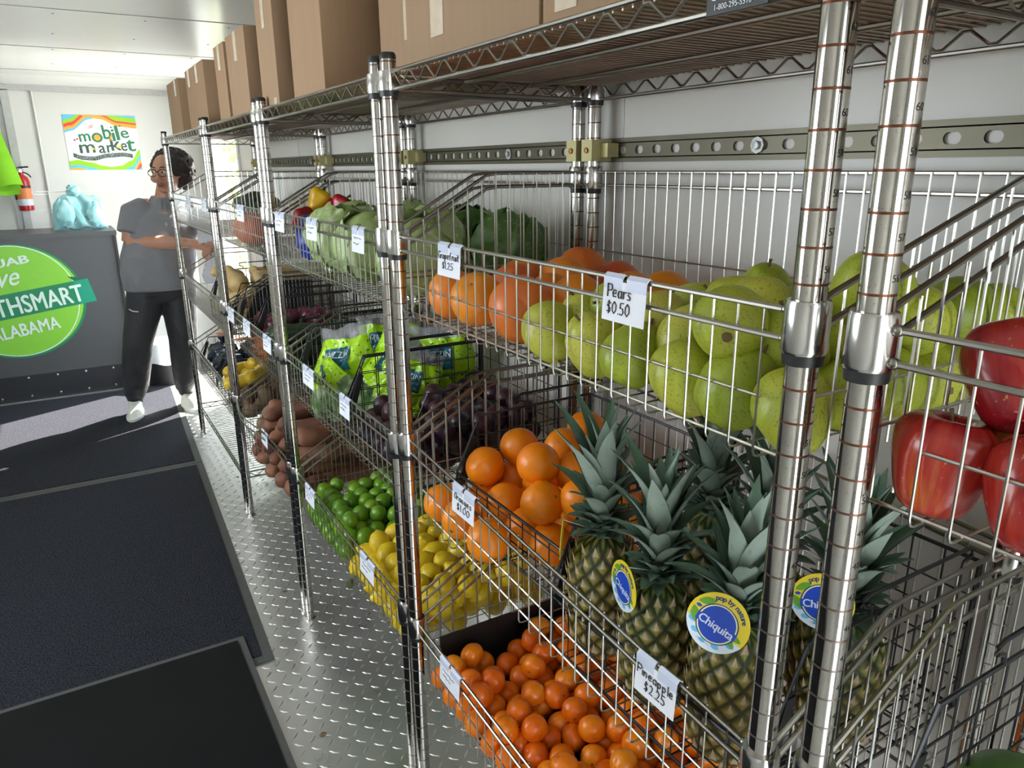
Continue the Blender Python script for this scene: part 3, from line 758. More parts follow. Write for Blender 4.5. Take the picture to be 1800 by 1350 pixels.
# pears (u, v, depth plane x, label)
PE = [(955, 597, .578, 'leftmost pale green pear in the front row, touching the big grapefruit'),
 (1040, 634, .580, 'yellow pear with a torn brown stem in the front row, left of the pears tag'),
 (1115, 606, .586, 'large green pear directly under the pears price tag'),
 (1190, 675, .580, 'round bright green pear low in the front row, right of the tag'),
 (1305, 697, .582, 'yellow-green pear with a brown scuff on its side, low in the front row'),
 (1405, 757, .582, 'pear low in the front corner, half behind the nearest left post'),
 (1298, 575, .592, 'big green pear with its dark blossom end showing, lying behind the two front rails'),
 (1200, 572, .625, 'yellow-green pear lying between the tag and the biggest green pear'),
 (1400, 632, .640, 'yellow pear beside the sleeve of the nearest left post'),
 (1158, 526, .655, 'pear partly hidden behind the right edge of the pears tag'),
 (1062, 526, .665, 'green pear partly hidden behind the left edge of the pears tag'),
 (1240, 508, .730, 'small green pear above the rail in the middle of the back row'),
 (1345, 488, .770, 'darker green pear highest in the back of the heap'),
 (1318, 505, .700, 'pale green pear just in front of the highest one'),
 (1352, 528, .665, 'mottled green pear with its stem toward the post'),
 (1415, 522, .745, 'green pear in the back row just left of the nearest posts'),
 (1026, 578, .655, 'small green pear in the second row between grapefruit and tag'),
 (1395, 578, .705, 'green pear in the third row behind the post sleeve'),
 (1522, 488, .705, 'pear seen between the two nearest posts, upper'),
 (1520, 545, .720, 'pear seen between the two nearest posts, below the upper one'),
 (1620, 552, .790, 'pear just right of the nearest posts behind the slanting rails'),
 (1700, 528, .860, 'upper right pear behind the slanting side rails'),
 (1730, 565, .890, 'rightmost pear behind the slanting side rails near the dark apple'),
 (1592, 625, .765, 'pear right of the nearest post sleeve, in the shade of the rails'),
 (1605, 700, .780, 'pear low behind the left red apple'),
 (1685, 690, .870, 'yellow-green pear at the bottom right behind the apples'),
 (1505, 742, .690, 'pear low between the two nearest posts'),
 (1645, 602, .840, 'pear in the middle of the group seen through the side wires')]
GF = [(795, 515, .592, .045, 'leftmost orange grapefruit below its price tag'), (838, 530, .598, .046, 'orange grapefruit second from the left in the front row'),
 (910, 550, .592, .052, 'biggest blushing grapefruit in the front row beside the pears'), (905, 480, .690, .047, 'red grapefruit behind the biggest one'),
 (1012, 527, .665, .046, 'coral grapefruit behind the first green pears'), (985, 472, .760, .046, 'orange grapefruit between the rails in the back row'),
 (1022, 453, .860, .050, 'red grapefruit at the very top of the heap'), (1088, 475, .870, .046, 'blushing grapefruit right of the topmost one'),
 (1112, 494, .775, .045, 'red grapefruit just above the pears tag'), (1168, 492, .850, .045, 'orange grapefruit rightmost of the back row'),
 (872, 466, .770, .046, 'orange grapefruit behind the red one on the left'), (968, 512, .710, .046, 'red grapefruit between the biggest one and the coral one')]
box1 = (FX + .0145, BX - .008, .412, 1.300, F1)
pts = [at(u, v, 0, x) for u, v, x, l in PE] + [at(u, v, 0, x) for u, v, x, r, l in GF]
Rp = [.0375] * len(PE) + [g[3] for g in GF]
Q = relax(pts, Rp, box1, 160, .03)
Q0 = list(Q); fil = fill_under(Q, Rp, box1, .034, 1.36)
npe = len(PE)
PROT = {4: (.5, .2, .3), 6: (1.35, .25, 2.2), 2: (.35, .45, .5), 1: (-.5, -.5, 1.0), 0: (2.6, .3, .4), 3: (2.9, .4, 1.), 5: (2.7, .5, .3)}
for i, q in enumerate(Q):
    if i < npe: produce('pear', q, PE[i][3], 'green pears in the top basket', PROT.get(i), i, 1.0 + .04 * math.sin(i * 2.1))
    else: produce('grapefruit', q, GF[i - npe][4], 'grapefruits in the top basket', None, (0, 1, 3, 2, 1, 0, 2, 3, 2, 0, 1, 3)[i - npe], GF[i - npe][3] / .0465)
for q in fil:
    near = min(range(len(Q0)), key=lambda k: (Q0[k] - q).length)
    if near < npe: produce('pear', q, 'pear at the bottom of the heap, almost hidden under the other pears', 'pears under the heap', None, None, .94)
    else: produce('grapefruit', q, 'grapefruit at the bottom of the heap, almost hidden under the others', 'grapefruits under the heap', None, None, .72)
# apples of the nearest unit
AP = [(1642, 850, .578, 0, 'red apple standing at the left end of the apple basket', (.10, -.12, 2.2)), (1765, 772, .640, 2, 'orange-red apple with its stem hollow toward the viewer', (.45, -.35, .5)),
 (1790, 895, .580, 1, 'dark red apple low at the right edge of the picture', (.3, .5, 1)), (1800, 615, .615, 1, 'dark red apple on top of the heap at the right edge', (.6, .3, 2))]
Q = relax([at(u, v, 0, x) for u, v, x, k, l, r in AP], [.039] * 4, (FX + .006, BX, -.3, .337, F1 - .008), 100, .03)
for (u, v, x, k, l, r), q in zip(AP, Q): produce('apple', q, l, 'apples in the nearest top basket', r, k, .99).scale.z = 1.13
f_ = fill_under(Q, [.039] * 4, (FX + .006, .75, .02, .335, F1 - .008), .038, 1.32)
for q in f_: produce('apple', q, 'red apple beneath the others in the apple basket, mostly hidden', 'apples under the heap')
# oranges
OR = [(831, 805, .665, 'round orange at the left, nearly alone above the slanting bin edge'), (913, 762, .745, 'upper orange with its stem end facing down'),
 (948, 792, .690, 'oblong orange on top with a stem scar at its right end'), (880, 823, .705, 'orange in the gap behind the leftmost and topmost oranges'),
 (893, 869, .668, 'large orange in the middle of the front of the bin'), (955, 856, .668, 'shiny largest orange at the front right of the bin'),
 (843, 864, .675, 'small orange low behind the oranges price tag'), (1012, 806, .750, 'orange beside the first pineapple\'s lower leaves'),
 (1000, 764, .805, 'orange in the shade behind the oblong one'), (1030, 734, .885, 'upper right orange behind the pineapple leaf tips'),
 (983, 738, .900, 'greenish shaded orange at the back of the bin'), (968, 932, .668, 'orange low at the bin\'s right corner beside a pineapple tag'),
 (918, 936, .672, 'orange low at the bin front between two others'), (1046, 768, .845, 'orange half behind the tallest pineapple leaf'), (1018, 852, .715, 'orange at the bin side behind the pineapple crown'),
 (780, 880, .578, 'orange in front of the bin, nearest the post'), (812, 925, .577, 'orange in front of the bin, under the price tag'), (857, 957, .577, 'orange in front of the bin, farthest from the post')]
box2 = (.628, .962, .850, 1.270, FO)
Qa = relax([at(u, v, 0, x) for u, v, x, l in OR[:15]], [.0395] * 15, box2, 160, .03)
Qb = relax([at(u, v, 0, x) for u, v, x, l in OR[15:]], [.0395] * 3, (FX + .004, .624, .95, 1.295, floor_at(1, 1, 1.15)), 100, .03)
for (u, v, x, l), q in zip(OR, Qa + Qb): produce('orange', q, l, 'oranges on the middle shelf')
for q in fill_under(Qa, [.0395] * 15, box2, .039, .93): produce('orange', q, 'orange at the bottom of the bin, mostly hidden under the others', 'oranges under the heap')

def heap(kind, x0, x1, y0, y1, z0, d, rows_of_layers, where, group, lying=True, jit=.12, slope=0.0, dz=.78, cov=1.0):
    """hexagonal layers with jitter; a fruit rests in the hollow of those below; label = row and place in the row"""
    rr = random.Random(hash(kind) % 97 if False else len(kind) * 7 + int(y0 * 10)); cnt = 0
    for lay in range(rows_of_layers):
        row = 0; x = x0 + d / 2 + lay * d * .30
        while x < x1 - d / 2 + .001:
            y = y1 - d / 2 - ((row + lay) % 2) * d / 2; k = 1
            while y > y0 + d / 2 - .001:
                edge = lay == 0 or (x > x0 + lay * d * .45 and y < y1 - lay * d * .35 and y > y0 + lay * d * .1 and rr.random() < cov)
                if edge:
                    q = Vector((x + rr.uniform(-1, 1) * jit * d * .5, y + rr.uniform(-1, 1) * jit * d * .5, z0 + d / 2 * .92 + lay * d * dz + slope * (x - x0)))
                    lw = ('in the lowest layer', 'in the second layer', 'in the top layer')[lay]
                    produce(kind, q, f'{where[0]} {lw}, {ORD[row + 1]} row from the front, {ORD[min(k, 18)]} from the far end', group); cnt += 1
                y -= d; k += 1
            x += d * .88; row += 1
    return cnt
heap('clementine', FX + .010, BX - .024, .62, 1.285, FC + .003, .0535, 2, ('small clementine', 'of the bottom basket'), 'clementines in the bottom basket', cov=.55, dz=.72, jit=.22)
heap('lemon', FX + .008, .94, 1.385, 1.83, F3, .062, 3, ('yellow lemon', 'of the lemons'), 'lemons in the bottom basket', cov=.9, dz=.62)
heap('lime', FX + .008, .92, 1.86, 2.262, F3, .0495, 3, ('green lime', 'of the limes'), 'limes in the bottom basket', cov=.75, dz=.70)
heap('plum', .572, .955, 1.41, 1.775, T2 - DROP + .010, .055, 3, ('dark plum', 'of the plum bin'), 'plums in the bin', cov=.8, dz=.7)
heap('red_onion', .60, .94, 2.87, 3.17, T2 - DROP + .010, .068, 2, ('red onion', 'of the onion bin'), 'red onions in the bin', cov=.8)
heap('potato', .575, .95, 3.30, 3.60, F3, .070, 2, ('brown potato', 'x'), 'potatoes under the yellow squashes', cov=.9)
heap('pale_bulb', .59, .95, 3.63, 3.90, T3 - DROP + .012, .052, 3, ('pale bulb', 'of its bin'), 'pale bulbs in the far bottom bin', cov=.8)
heap('potato', .60, .97, 2.93, 3.17, F3, .072, 2, ('brown potato', 'of the potatoes'), 'potatoes in the bottom basket', cov=.7)
# long vegetables lie across each other
def pile(kind, spots, group, mk):
    for i, (x, y, z, yaw, tilt) in enumerate(spots):
        produce(kind, (x, y, z), mk[i] if i < len(mk) else mk[-1], group, Euler((PI / 2 + tilt, 0, yaw)), i)
rr = random.Random(5)
sw = []
swl = ['curled sweet potato on top, hanging toward the aisle', 'long sweet potato at the far end of the heap', 'sweet potato lying level behind the nearest far post', 'sweet potato at the near end against the side wires', 'thick sweet potato beside the limes', 'sweet potato resting on the slanting rail side']
lay_n = 0
for lay in range(4):
    for gx in range(3 - (lay > 2)):
        for gy in range(6 - (lay > 1)):
            x = .59 + gx * .135 + lay * .02; y = 2.40 + gy * .095 + (lay % 2) * .04
            if y > 2.90 - .02 * lay: continue
            sw.append((x, y, F3 + .032 + lay * .054, PI / 2 + rr.uniform(-.5, .5), rr.uniform(-.12, .12)))
for i, (x, y, z, yaw, tl) in enumerate(sw):
    lay_i = int((z - F3) / .054)
    produce('sweet_potato', (x, y, z), f'brown sweet potato in the {ORD[lay_i + 1]} layer, {ORD[1 + int(round((x - .59 - lay_i * .02) / .135))]} from the aisle, {ORD[1 + int((2.92 - y) / .095)]} from the potatoes', 'sweet potatoes in the bottom basket', Euler((PI / 2 + tl, 0, yaw)), i)
zu = []
for lay in range(3):
    for gy in range(5 - lay // 2):
        for gx in range(2): zu.append((.66 + gx * .20, 2.41 + gy * .055 + lay * .027, T2 - DROP + .038 + lay * .046, PI / 2 + rr.uniform(-.2, .2), rr.uniform(-.06, .06)))
for i, q in enumerate(zu):
    lay_i = int((q[2] - (T2 - DROP + .03)) / .046)
    produce('zucchini', q[:3], f'dark green zucchini, {ORD[lay_i + 1]} layer, {"aisle" if q[0] < .75 else "wall"} side, {ORD[1 + int((q[1] - 2.40) / .055)]} from the near end', 'zucchini in the bin', Euler((PI / 2 + q[4], 0, q[3])), i)
ca = []
for lay in range(3):
    for gy in range(5):
        for gx in range(2): ca.append((.63 + gx * .17, 2.815 - gy * .033, T2 - DROP + .028 + lay * .027, PI / 2 + rr.uniform(-.25, .25), rr.uniform(-.05, .05)))
for i, q in enumerate(ca):
    produce('carrot', q[:3], f'orange carrot {("low", "halfway up", "on top")[i // 10]} beside the zucchini, {"aisle" if q[0] < .72 else "wall"} side, {ORD[1 + (i % 10) // 2]} from the onions', 'carrots on the middle shelf', Euler((PI / 2 + q[4], 0, q[3])), i)
for i, (u, v) in enumerate(((399, 584), (421, 596))):
    produce('carrot', at(u, v, 0, FX + .003), ('carrot tip poking out through the wires by the post', 'second carrot tip poking out through the front wires')[i], 'carrots on the middle shelf', Euler((PI / 2, 0, PI / 2 + .1)), i, (.55, .40)[i])
bi = 0
for lay in range(3):
    for gx in range(3):
        for gy in range(4 - lay):
            y = 3.385 + gy * .118 + lay * .05; x = .635 + gx * .125
            produce('butternut', (x, y, T2 - DROP + .055 + lay * .078), f'tan butternut squash in the {ORD[lay + 1]} layer, {ORD[gx + 1]} from the aisle, {ORD[gy + 1]} from the near end', 'butternut squashes in the bin', Euler((.7 + .9 * rr.random(), .5 * rr.random(), rr.random() * 6.28)), bi, .82); bi += 1
for i, (u, v, x) in enumerate(((405, 655, .62), (440, 650, .68), (462, 645, .74), (425, 668, .60), (390, 648, .62), (455, 662, .66))):
    q = at(u, v, 0, x); q.z = F3 + .155 + .02 * (i % 3); q.y = min(max(q.y, 3.33), 3.56)
    produce('yellow_squash', q, ('yellow squash at the left of the small row', 'yellow squash in the middle of the small row', 'brightest yellow squash at the wall end', 'yellow squash lowest at the front', 'yellow squash hidden by the post pair', 'yellow squash over the potatoes')[i], 'yellow squashes in the bottom basket', Euler((PI / 2, 0, .9 + .3 * i)), i)
produce('round_squash', at(445, 402, 0, .625), 'large orange-red round squash behind the fine wires of the top basket', None, (.3, .2, .5), 0, .98)
produce('bell_pepper', at(581, 372, 1, 2.26), 'red pepper at the wall side of the cabbages', 'peppers beside the cabbages', (.4, .2, 1), 0, .85)
produce('bell_pepper', at(560, 354, 1, 2.27), 'yellow pepper behind the red ones', 'peppers beside the cabbages', (.5, -.3, 2), 1, .82)
produce('bell_pepper', at(600, 366, 1, 2.23), 'red pepper nearest the cabbages', 'peppers beside the cabbages', (.2, .5, 0), 0, .82)
produce('bell_pepper', at(533, 388, 1, 2.24), 'dark red pepper behind the price tags', 'peppers beside the cabbages', (.9, .5, 0), 0, .82)
produce('melon', at(1772, 1425, 0, .715), 'green melon at the bottom right corner of the picture', None, (.3, 1.2, .4), 0, 1.0)
# cabbages: a core and wrapper leaves with raised ribs
def cabbage_parts():
    def mk(name, c1, c2, rib, amt):
        t = NT(name); n1 = t.noise(18, 4); a_ = t.n('ShaderNodeAttribute', attribute_name='rib'); oi = t.n('ShaderNodeObjectInfo')
        col = t.mix(n1, c1, c2); col = t.mix(t.math('MULTIPLY', oi.outputs['Random'], .35), col, c1)
        t.set(t.mix(t.math('MULTIPLY', a_.outputs['Fac'], amt), col, rib), .42); t.bump(t.noise(55, 4), .45, .004); return t.m
    light = mk('cabbage_leaf', (.27, .38, .11, 1), (.44, .52, .23, 1), (.60, .65, .43, 1), .8); dark = mk('cabbage_outer_leaf', (.035, .11, .02, 1), (.12, .23, .055, 1), (.26, .36, .15, 1), .7)
    core = MB().sphere((0, 0, 0), (.084, .084, .076), 28, 18, fn=wob(1, .06, 1.6)).mesh('cabbage', light)
    lv = []
    for s_ in range(4):
        vs = []; fs = []; N = 26; ribs = []
        for i in range(N + 1):
            for j in range(N + 1):
                u = (i / N - .5) * 2.2; v = (j / N) * 2.1 - .35
                rim = max(0, max(abs(u) / 1.1, (v - .3) / 1.45) - .66)
                k = (v * 1.0 - abs(u) * 1.1) * 3.2; fr = abs(k - round(k)) * 2
                rb = max(0, 1 - abs(u) / (.10 * (1.3 - .4 * v) + .02)); rb = max(rb, (1 - min(1, fr / .22)) * (abs(u) < .95)); ribs.append(rb)
                cr = noise.noise(Vector((u * 5, v * 5, s_ * 3))) * .0045 + noise.noise(Vector((u * 12, v * 12, s_))) * .002
                r_ = .0868 + .0016 * s_ + (.028 + .02 * (s_ == 3)) * rim ** 1.6 + cr * (.7 + 2 * rim) + .0014 * rb + .008 * rim * math.sin(11 * u + 9 * v + s_)
                vs.append((r_ * math.cos(v - .75) * math.cos(u), r_ * math.cos(v - .75) * math.sin(u), r_ * .92 * math.sin(v - .75)))
        for i in range(N):
            for j in range(N): a = i * (N + 1) + j; fs.append((a, a + N + 1, a + N + 2, a + 1))
        pair = []
        for mt in (light, dark):
            me = bpy.data.meshes.new('outer_leaf'); me.from_pydata(vs, [], fs); me.polygons.foreach_set('use_smooth', [True] * len(fs)); at_ = me.attributes.new('rib', 'FLOAT', 'POINT'); at_.data.foreach_set('value', ribs); me.materials.append(mt); pair.append(me)
        lv.append(pair)
    return core, lv
CORE, LEAVES = cabbage_parts()
CB = [(600, 442, .635, 0, 'pale cabbage in the front row behind the price tags'), (652, 462, .635, 0, 'pale cabbage in the front row beside the post pair'), (735, 452, .64, 0, 'pale cabbage right of the post pair near the grapefruits'),
 (640, 400, .80, 0, 'cabbage with a flat bright top in the second row'), (770, 420, .78, 0, 'pale cabbage behind the grapefruit price tag'), (830, 402, .90, 1, 'dark-leaved cabbage at the back wires'), (895, 428, .88, 1, 'dark crinkled cabbage at the near end of the row'), (700, 398, .88, 0, 'cabbage at the back behind the post pair')]
Q = relax([at(u, v, 0, x) for u, v, x, d, l in CB], [.088] * len(CB), (FX + .016, BX - .004, 1.376, 2.22, F1), 160, .03, .88)
for q in Q: q.z = min(q.z, F1 + .115)
for i, ((u, v, x, dk, l), q) in enumerate(zip(CB, Q)):
    o = link_mesh('cabbage', CORE, None, q, label=l, cat='cabbage', group='cabbages in the top basket')
    o.rotation_euler = (RF.uniform(-.5, .5), RF.uniform(-.5, .5), i * 1.3)
    for k in range(5):
        lf = link_mesh('outer_leaf', LEAVES[k % 4][1 if dk and k < 4 else 0], o); lf.rotation_euler = (RF.uniform(-.4, .4), RF.uniform(-.3, .3), k * 1.27)
# ------------------------------------------------------------------ pineapples
def pine_body():
    nu, nv, NC, NR, H = 108, 104, 12, 13.5, .212
    prof = lambda v: .056 * (max(0, 1 - abs(2 * v - .96) ** 3.4)) ** .5 * (1 - .06 * v)
    vs = []; fs = []; eye = []
    for j in range(nv + 1):
        v = j / nv
        for i in range(nu):
            th = 2 * PI * i / nu; a = i / nu * NC; r = v * NR; j0 = math.floor(r); best = 9
            for jj in (j0 - 1, j0, j0 + 1, j0 + 2):
                off = .5 * (jj % 2); du = (a - off) - round(a - off); best = min(best, abs(du) / .5 + abs(r - jj - .0))
            e = max(0, 1 - best); R = prof(v) + .0075 * (e ** .75) * min(1, 6 * v, 6 * (1 - v)) - .001
            R = max(R, .001)
            vs.append((R * math.cos(th), R * math.sin(th), v * H)); eye.append(e)
    for j in range(nv):
        for i in range(nu): fs.append((j * nu + i, j * nu + (i + 1) % nu, (j + 1) * nu + (i + 1) % nu, (j + 1) * nu + i))
    me = bpy.data.meshes.new('pineapple'); me.from_pydata(vs, [], fs); me.polygons.foreach_set('use_smooth', [True] * len(fs))
    at_ = me.attributes.new('eye', 'FLOAT', 'POINT'); at_.data.foreach_set('value', eye)
    t = NT('pineapple_rind'); a_ = t.n('ShaderNodeAttribute', attribute_name='eye'); oi = t.n('ShaderNodeObjectInfo')
    col = t.ramp(a_.outputs['Fac'], [(.0, (.020, .016, .006)), (.18, (.020, .035, .008)), (.34, (.06, .12, .016)), (.55, (.20, .22, .04)), (.75, (.30, .24, .07)), (.95, (.30, .24, .14))])
    gold = t.ramp(a_.outputs['Fac'], [(.0, (.05, .025, .006)), (.2, (.16, .10, .012)), (.5, (.46, .23, .02)), (.9, (.34, .22, .07))])
    sp = t.n('ShaderNodeSeparateXYZ'); t.l(t.coord(), sp.inputs[0])
    fac = t.math('ADD', t.math('MULTIPLY', t.noise(22, 3), .7), t.math('MULTIPLY', sp.outputs[2], -3.2)); fac = t.math('ADD', fac, t.math('MULTIPLY', oi.outputs['Random'], .40))
    fac = t.math('ADD', fac, .12, True)
    t.set(t.mix(fac, col, gold), .5); t.bump(t.noise(160, 3), .3, .002); me.materials.append(t.m)
    m = MB()
    for jj in range(1, 13):
        for k in range(NC):
            th = 2 * PI * (k + .5 * (jj % 2)) / NC; v = jj / NR; R = prof(v) + .0035
            c, s_ = math.cos(th), math.sin(th); b = Vector((R * c, R * s_, v * H)); tn = Vector((-s_, c, 0)); o_ = Vector((c, s_, 0))
            w = .0050
            m.add([b - tn * w - Vector((0, 0, .003)), b + tn * w - Vector((0, 0, .003)), b + o_ * .0040 + Vector((0, 0, .0165)), b + o_ * .0026 + Vector((0, 0, .001))], [(0, 3, 2), (3, 1, 2), (0, 1, 3)])
    return me, m.mesh('bracts', flat('dry_bract', (.50, .38, .26), .8, var=.3, scale=60))
PB, PBR = pine_body()
def crown_leaf(L, w, bend, twist=0.0):
    N = 9; top = []; 
    for i in range(N + 1):
        u = i / N; ang = bend * u ** 1.4; x = 0; z = 0
        # integrate the bend
        for k in range(i): a = bend * (k / N) ** 1.4; x += math.sin(a) * L / N; z += math.cos(a) * L / N
        ww = w * (.72 + .42 * u if u < .35 else .87 * (1 - ((u - .35) / .65) ** 1.7)) * .5 + .0004
        nx, nz = math.cos(ang), -math.sin(ang)              # outward normal of the blade
        cup = .34 * ww; tw = twist * u
        for s_ in (-1, -.45, .45, 1): top.append(Vector((x + nx * (-cup * abs(s_) ** 1.5), ww * s_ * math.cos(tw), z + nz * (-cup * abs(s_) ** 1.5) + ww * s_ * math.sin(tw))))
    fs = []; n = len(top)
    for i in range(N):
        for k in range(3): a = i * 4 + k; fs.append((a, a + 1, a + 5, a + 4))
    m = MB(); m.add(top, fs, True, 0); m.add([p_ - Vector((.0013, 0, 0)) for p_ in top], [f[::-1] for f in fs], True, 1)
    me = bpy.data.meshes.new('leaf'); me.from_pydata(m.v, [], m.f); me.polygons.foreach_set('use_smooth', m.sm)
    me.materials.append(M_crown); me.materials.append(M_crown2); me.polygons.foreach_set('material_index', m.mi); return me
CL = {'short': [crown_leaf(.042, .024, .7), crown_leaf(.052, .026, .5)], 'mid': [crown_leaf(.085, .031, .6), crown_leaf(.105, .031, .8, .2)],
      'long': [crown_leaf(.145, .034, .4, .15), crown_leaf(.160, .032, .6, -.2), crown_leaf(.130, .036, .3)]}
CORE_C = MB().lathe([(.016, -.006), (.014, .010), (.009, .05), (.004, .075), (0, .08)], 16).mesh('crown', M_crown2)
def pineapple(x, y, z, label, seed, lean=(0, 0), s=1.0):
    rr = random.Random(seed)
    o = link_mesh('pineapple', PB, None, (x, y, z), label=label, cat='pineapple', group='pineapples on the middle shelf')
    o.rotation_euler = (lean[0], lean[1], seed * 1.1); o.scale = (s, s, s)
    link_mesh('bracts', PBR, o, kind='stuff')
    cr = link_mesh('crown', CORE_C, o, (0, 0, .208))
    n = 64
    for k in range(n):
        u = k / (n - 1); a = k * 2.39996 + rr.uniform(-.15, .15)
        kind = 'short' if u < .48 else ('mid' if u < .70 else 'long')
        lf = link_mesh('leaf', CL[kind][rr.randrange(len(CL[kind]))], cr, (.018 * (1 - u) * math.cos(a), .018 * (1 - u) * math.sin(a), .060 * u - .004))
        tilt = (1.12 - 1.05 * u ** 1.05) + rr.uniform(-.10, .10)
        lf.rotation_euler = Euler((0, tilt, a)); sc = rr.uniform(.88, 1.12); lf.scale = (sc, sc, sc)
    return o
ZP = floor_at(1, 1, .63) + .005
PINE = [(.622, .772, 'pineapple next to the oranges, leftmost of the front row', 2, (.0, .03), .97), (.618, .648, 'pineapple in the middle of the front row with its tag turned edgeways', 5, (.02, -.02), .93),
        (.622, .527, 'pineapple at the front right with the round blue and yellow tag facing out', 9, (-.02, -.02), .93), (.775, .605, 'pineapple in the second row, crown behind the nearest left post', 13, (.0, .0), .95), (.755, .478, 'golden pineapple seen low between the two nearest posts', 4, (0, .05), .95), (.80, .74, 'pineapple in the second row behind the leftmost one', 17, (0, 0), .98)]
PO = [pineapple(x, y, ZP, l, sd, ln, sc) for x, y, l, sd, ln, sc in PINE]
# the round tags that hang from them
M_ty = flat('tag_yellow', (.80, .62, .03), .35, var=.03); M_tb = flat('tag_blue', (.005, .06, .50), .35, var=.03); M_tn = flat('tag_navy', (.006, .035, .20), .35, var=.03)
M_tw = flat('tag_white', (.72, .78, .90), .35, var=.03); M_tg = flat('tag_leaf_green', (.13, .35, .02), .35, var=.03); M_ts = flat('tag_sky', (.14, .50, .80), .35, var=.03); M_tc = flat('tag_cream', (.80, .78, .40), .35, var=.03)
def disc(m, cx, cy, r, z, mi, n=40, sq=1.0): m.poly([(cx + r * math.cos(2 * PI * k / n), cy + r * sq * math.sin(2 * PI * k / n), z) for k in range(n)], mi)
def ring(m, cx, cy, r0, r1, z, mi, n=44, a0=0, a1=2 * PI):
    v = []; 
    for k in range(n + 1):
        a = a0 + (a1 - a0) * k / n; v += [(cx + r0 * math.cos(a), cy + r0 * math.sin(a), z), (cx + r1 * math.cos(a), cy + r1 * math.sin(a), z)]
    m.add(v, [(2 * k, 2 * k + 1, 2 * k + 3, 2 * k + 2) for k in range(n)], mi=mi)
def tag_meshes():
    R = .034; m = MB()
    out = [(R * math.cos(a) * (1 + .03 * math.cos(2 * a)), R * math.sin(a)) for a in [2 * PI * k / 44 for k in range(44)]]
    m.prism([(x, y, -.0004) for x, y in out], (0, 0, .0008), 0)
    card = m.mesh('swing_tag', [M_ty])
    m = MB(); z = .0005; mats = [M_tw, M_ts, M_tg, M_tn, M_tc, M_tb, M_ty, M_ink]
    low = [(x, y, z) for x, y in out if y < -.006]; m.poly(low, 0)                        # pale lower third
    for cx, cy, r in ((-.025, -.011, .0055), (-.017, -.0205, .005), (-.005, -.0265, .004), (.010, -.025, .005), (.022, -.0155, .004), (-.029, -.006, .003)): disc(m, cx, cy, r, z + .00005, 1, 14, .6)
    def leafp(cx, cy, a, L, w, mi): 
        ca, sa = math.cos(a), math.sin(a); pts_ = [(t_ * L, w * math.sin(PI * t_) ** .8 * s_) for s_, rng in ((1, [k / 8 for k in range(9)]), (-1, [k / 8 for k in range(7, 0, -1)])) for t_ in rng]
        m.poly([(cx + ca * x - sa * y, cy + sa * x + ca * y, z + .0001) for x, y in pts_], mi)
    leafp(-.0295, .010, .55, .020, .0042, 2); leafp(-.031, .003, -1.0, .019, .0046, 2); leafp(.018, -.003, -.2, .013, .003, 2); leafp(.016, -.008, -.6, .014, .003, 2); leafp(.012, -.020, .9, .016, .003, 2)
    leafp(-.030, .0055, .1, .007, .002, 5)
    disc(m, 0, -.002, .0235, z + .00015, 3, 48, .98); ring(m, 0, -.002, .0205, .0220, z + .0002, 4); disc(m, 0, -.002, .0203, z + .0002, 5, 48)
    bar = [(-.0235, -.0085), (.0235, -.0085), (.0235, .0005), (-.0235, .0005)]; m.poly([(x, y - .0005, z + .00025) for x, y in bar], 5)
    put_text(m, 'Chiquita', .0130, Matrix.Translation((0, -.0085, z + .0003)), mi=0, space=.95, bold=.02)
    # words round the upper edge
    s_ = 'pop by nature'; widths = {'i': .35, ' ': .45, 't': .5, 'r': .55}
    tot = sum(widths.get(c, .85) for c in s_); ang = 2.15; 
    for c in s_:
        w = widths.get(c, .85) * .165
        ang -= w / 2
        if c != ' ': put_text(m, c, .0085, Matrix.Translation((.0262 * math.cos(ang), -.001 + .0262 * math.sin(ang), z + .0002)) @ Matrix.Rotation(ang - PI / 2, 4, 'Z'), mi=3, bold=.03)
        ang -= w / 2
    m.tube([(-.012, -.0275, z), (-.009, -.0255, z), (-.010, -.0285, z), (-.006, -.0265, z), (-.004, -.0285, z), (.002, -.027, z), (.004, -.0285, z)], .00022, 4, mi=7)
    return card, m.mesh('print', mats)
TCARD, TPRINT = tag_meshes()
def swing_tag(pi, pos, normal, roll):
    o = PO[pi]; n = Vector(normal).normalized(); up = Vector((0, 0, 1)); y = (up - n * up.dot(n)).normalized(); x = y.cross(n)
    M = Matrix(((x.x, y.x, n.x, pos[0]), (x.y, y.y, n.y, pos[1]), (x.z, y.z, n.z, pos[2]), (0, 0, 0, 1))) @ Matrix.Rotation(roll, 4, 'Z')
    c = link_mesh('swing_tag', TCARD, o, label='round blue and yellow paper tag'); pr = link_mesh('print', TPRINT, c)
    bpy.context.view_layer.update(); c.matrix_parent_inverse = o.matrix_world.inverted(); c.matrix_basis = M
    top = M @ Vector((.004, .033, 0)); base = Vector((o.location.x, o.location.y, ZP + .200))
    th = MB().tube([top, top.lerp(base, .5) + Vector((-.004, 0, .002)), base], .0004, 4); th.v = [tuple(M.inverted() @ Vector(q)) for q in th.v]
    link_mesh('thread', th.mesh('thread', M_white), c)
swing_tag(2, at(1262, 1095, 0, .556), (-.80, -.58, .28), -.42)
swing_tag(1, at(1096, 1030, 0, .562), (-.55, -.95, .15), -.25) if False else swing_tag(1, at(1096, 1030, 0, .562), (-.99, .22, .05), -.15)
swing_tag(0, at(988, 944, 0, .568), (-.80, .66, .05), -.1)
swing_tag(4, at(1445, 1058, 0, .690), (-.85, -.55, .15), .05)

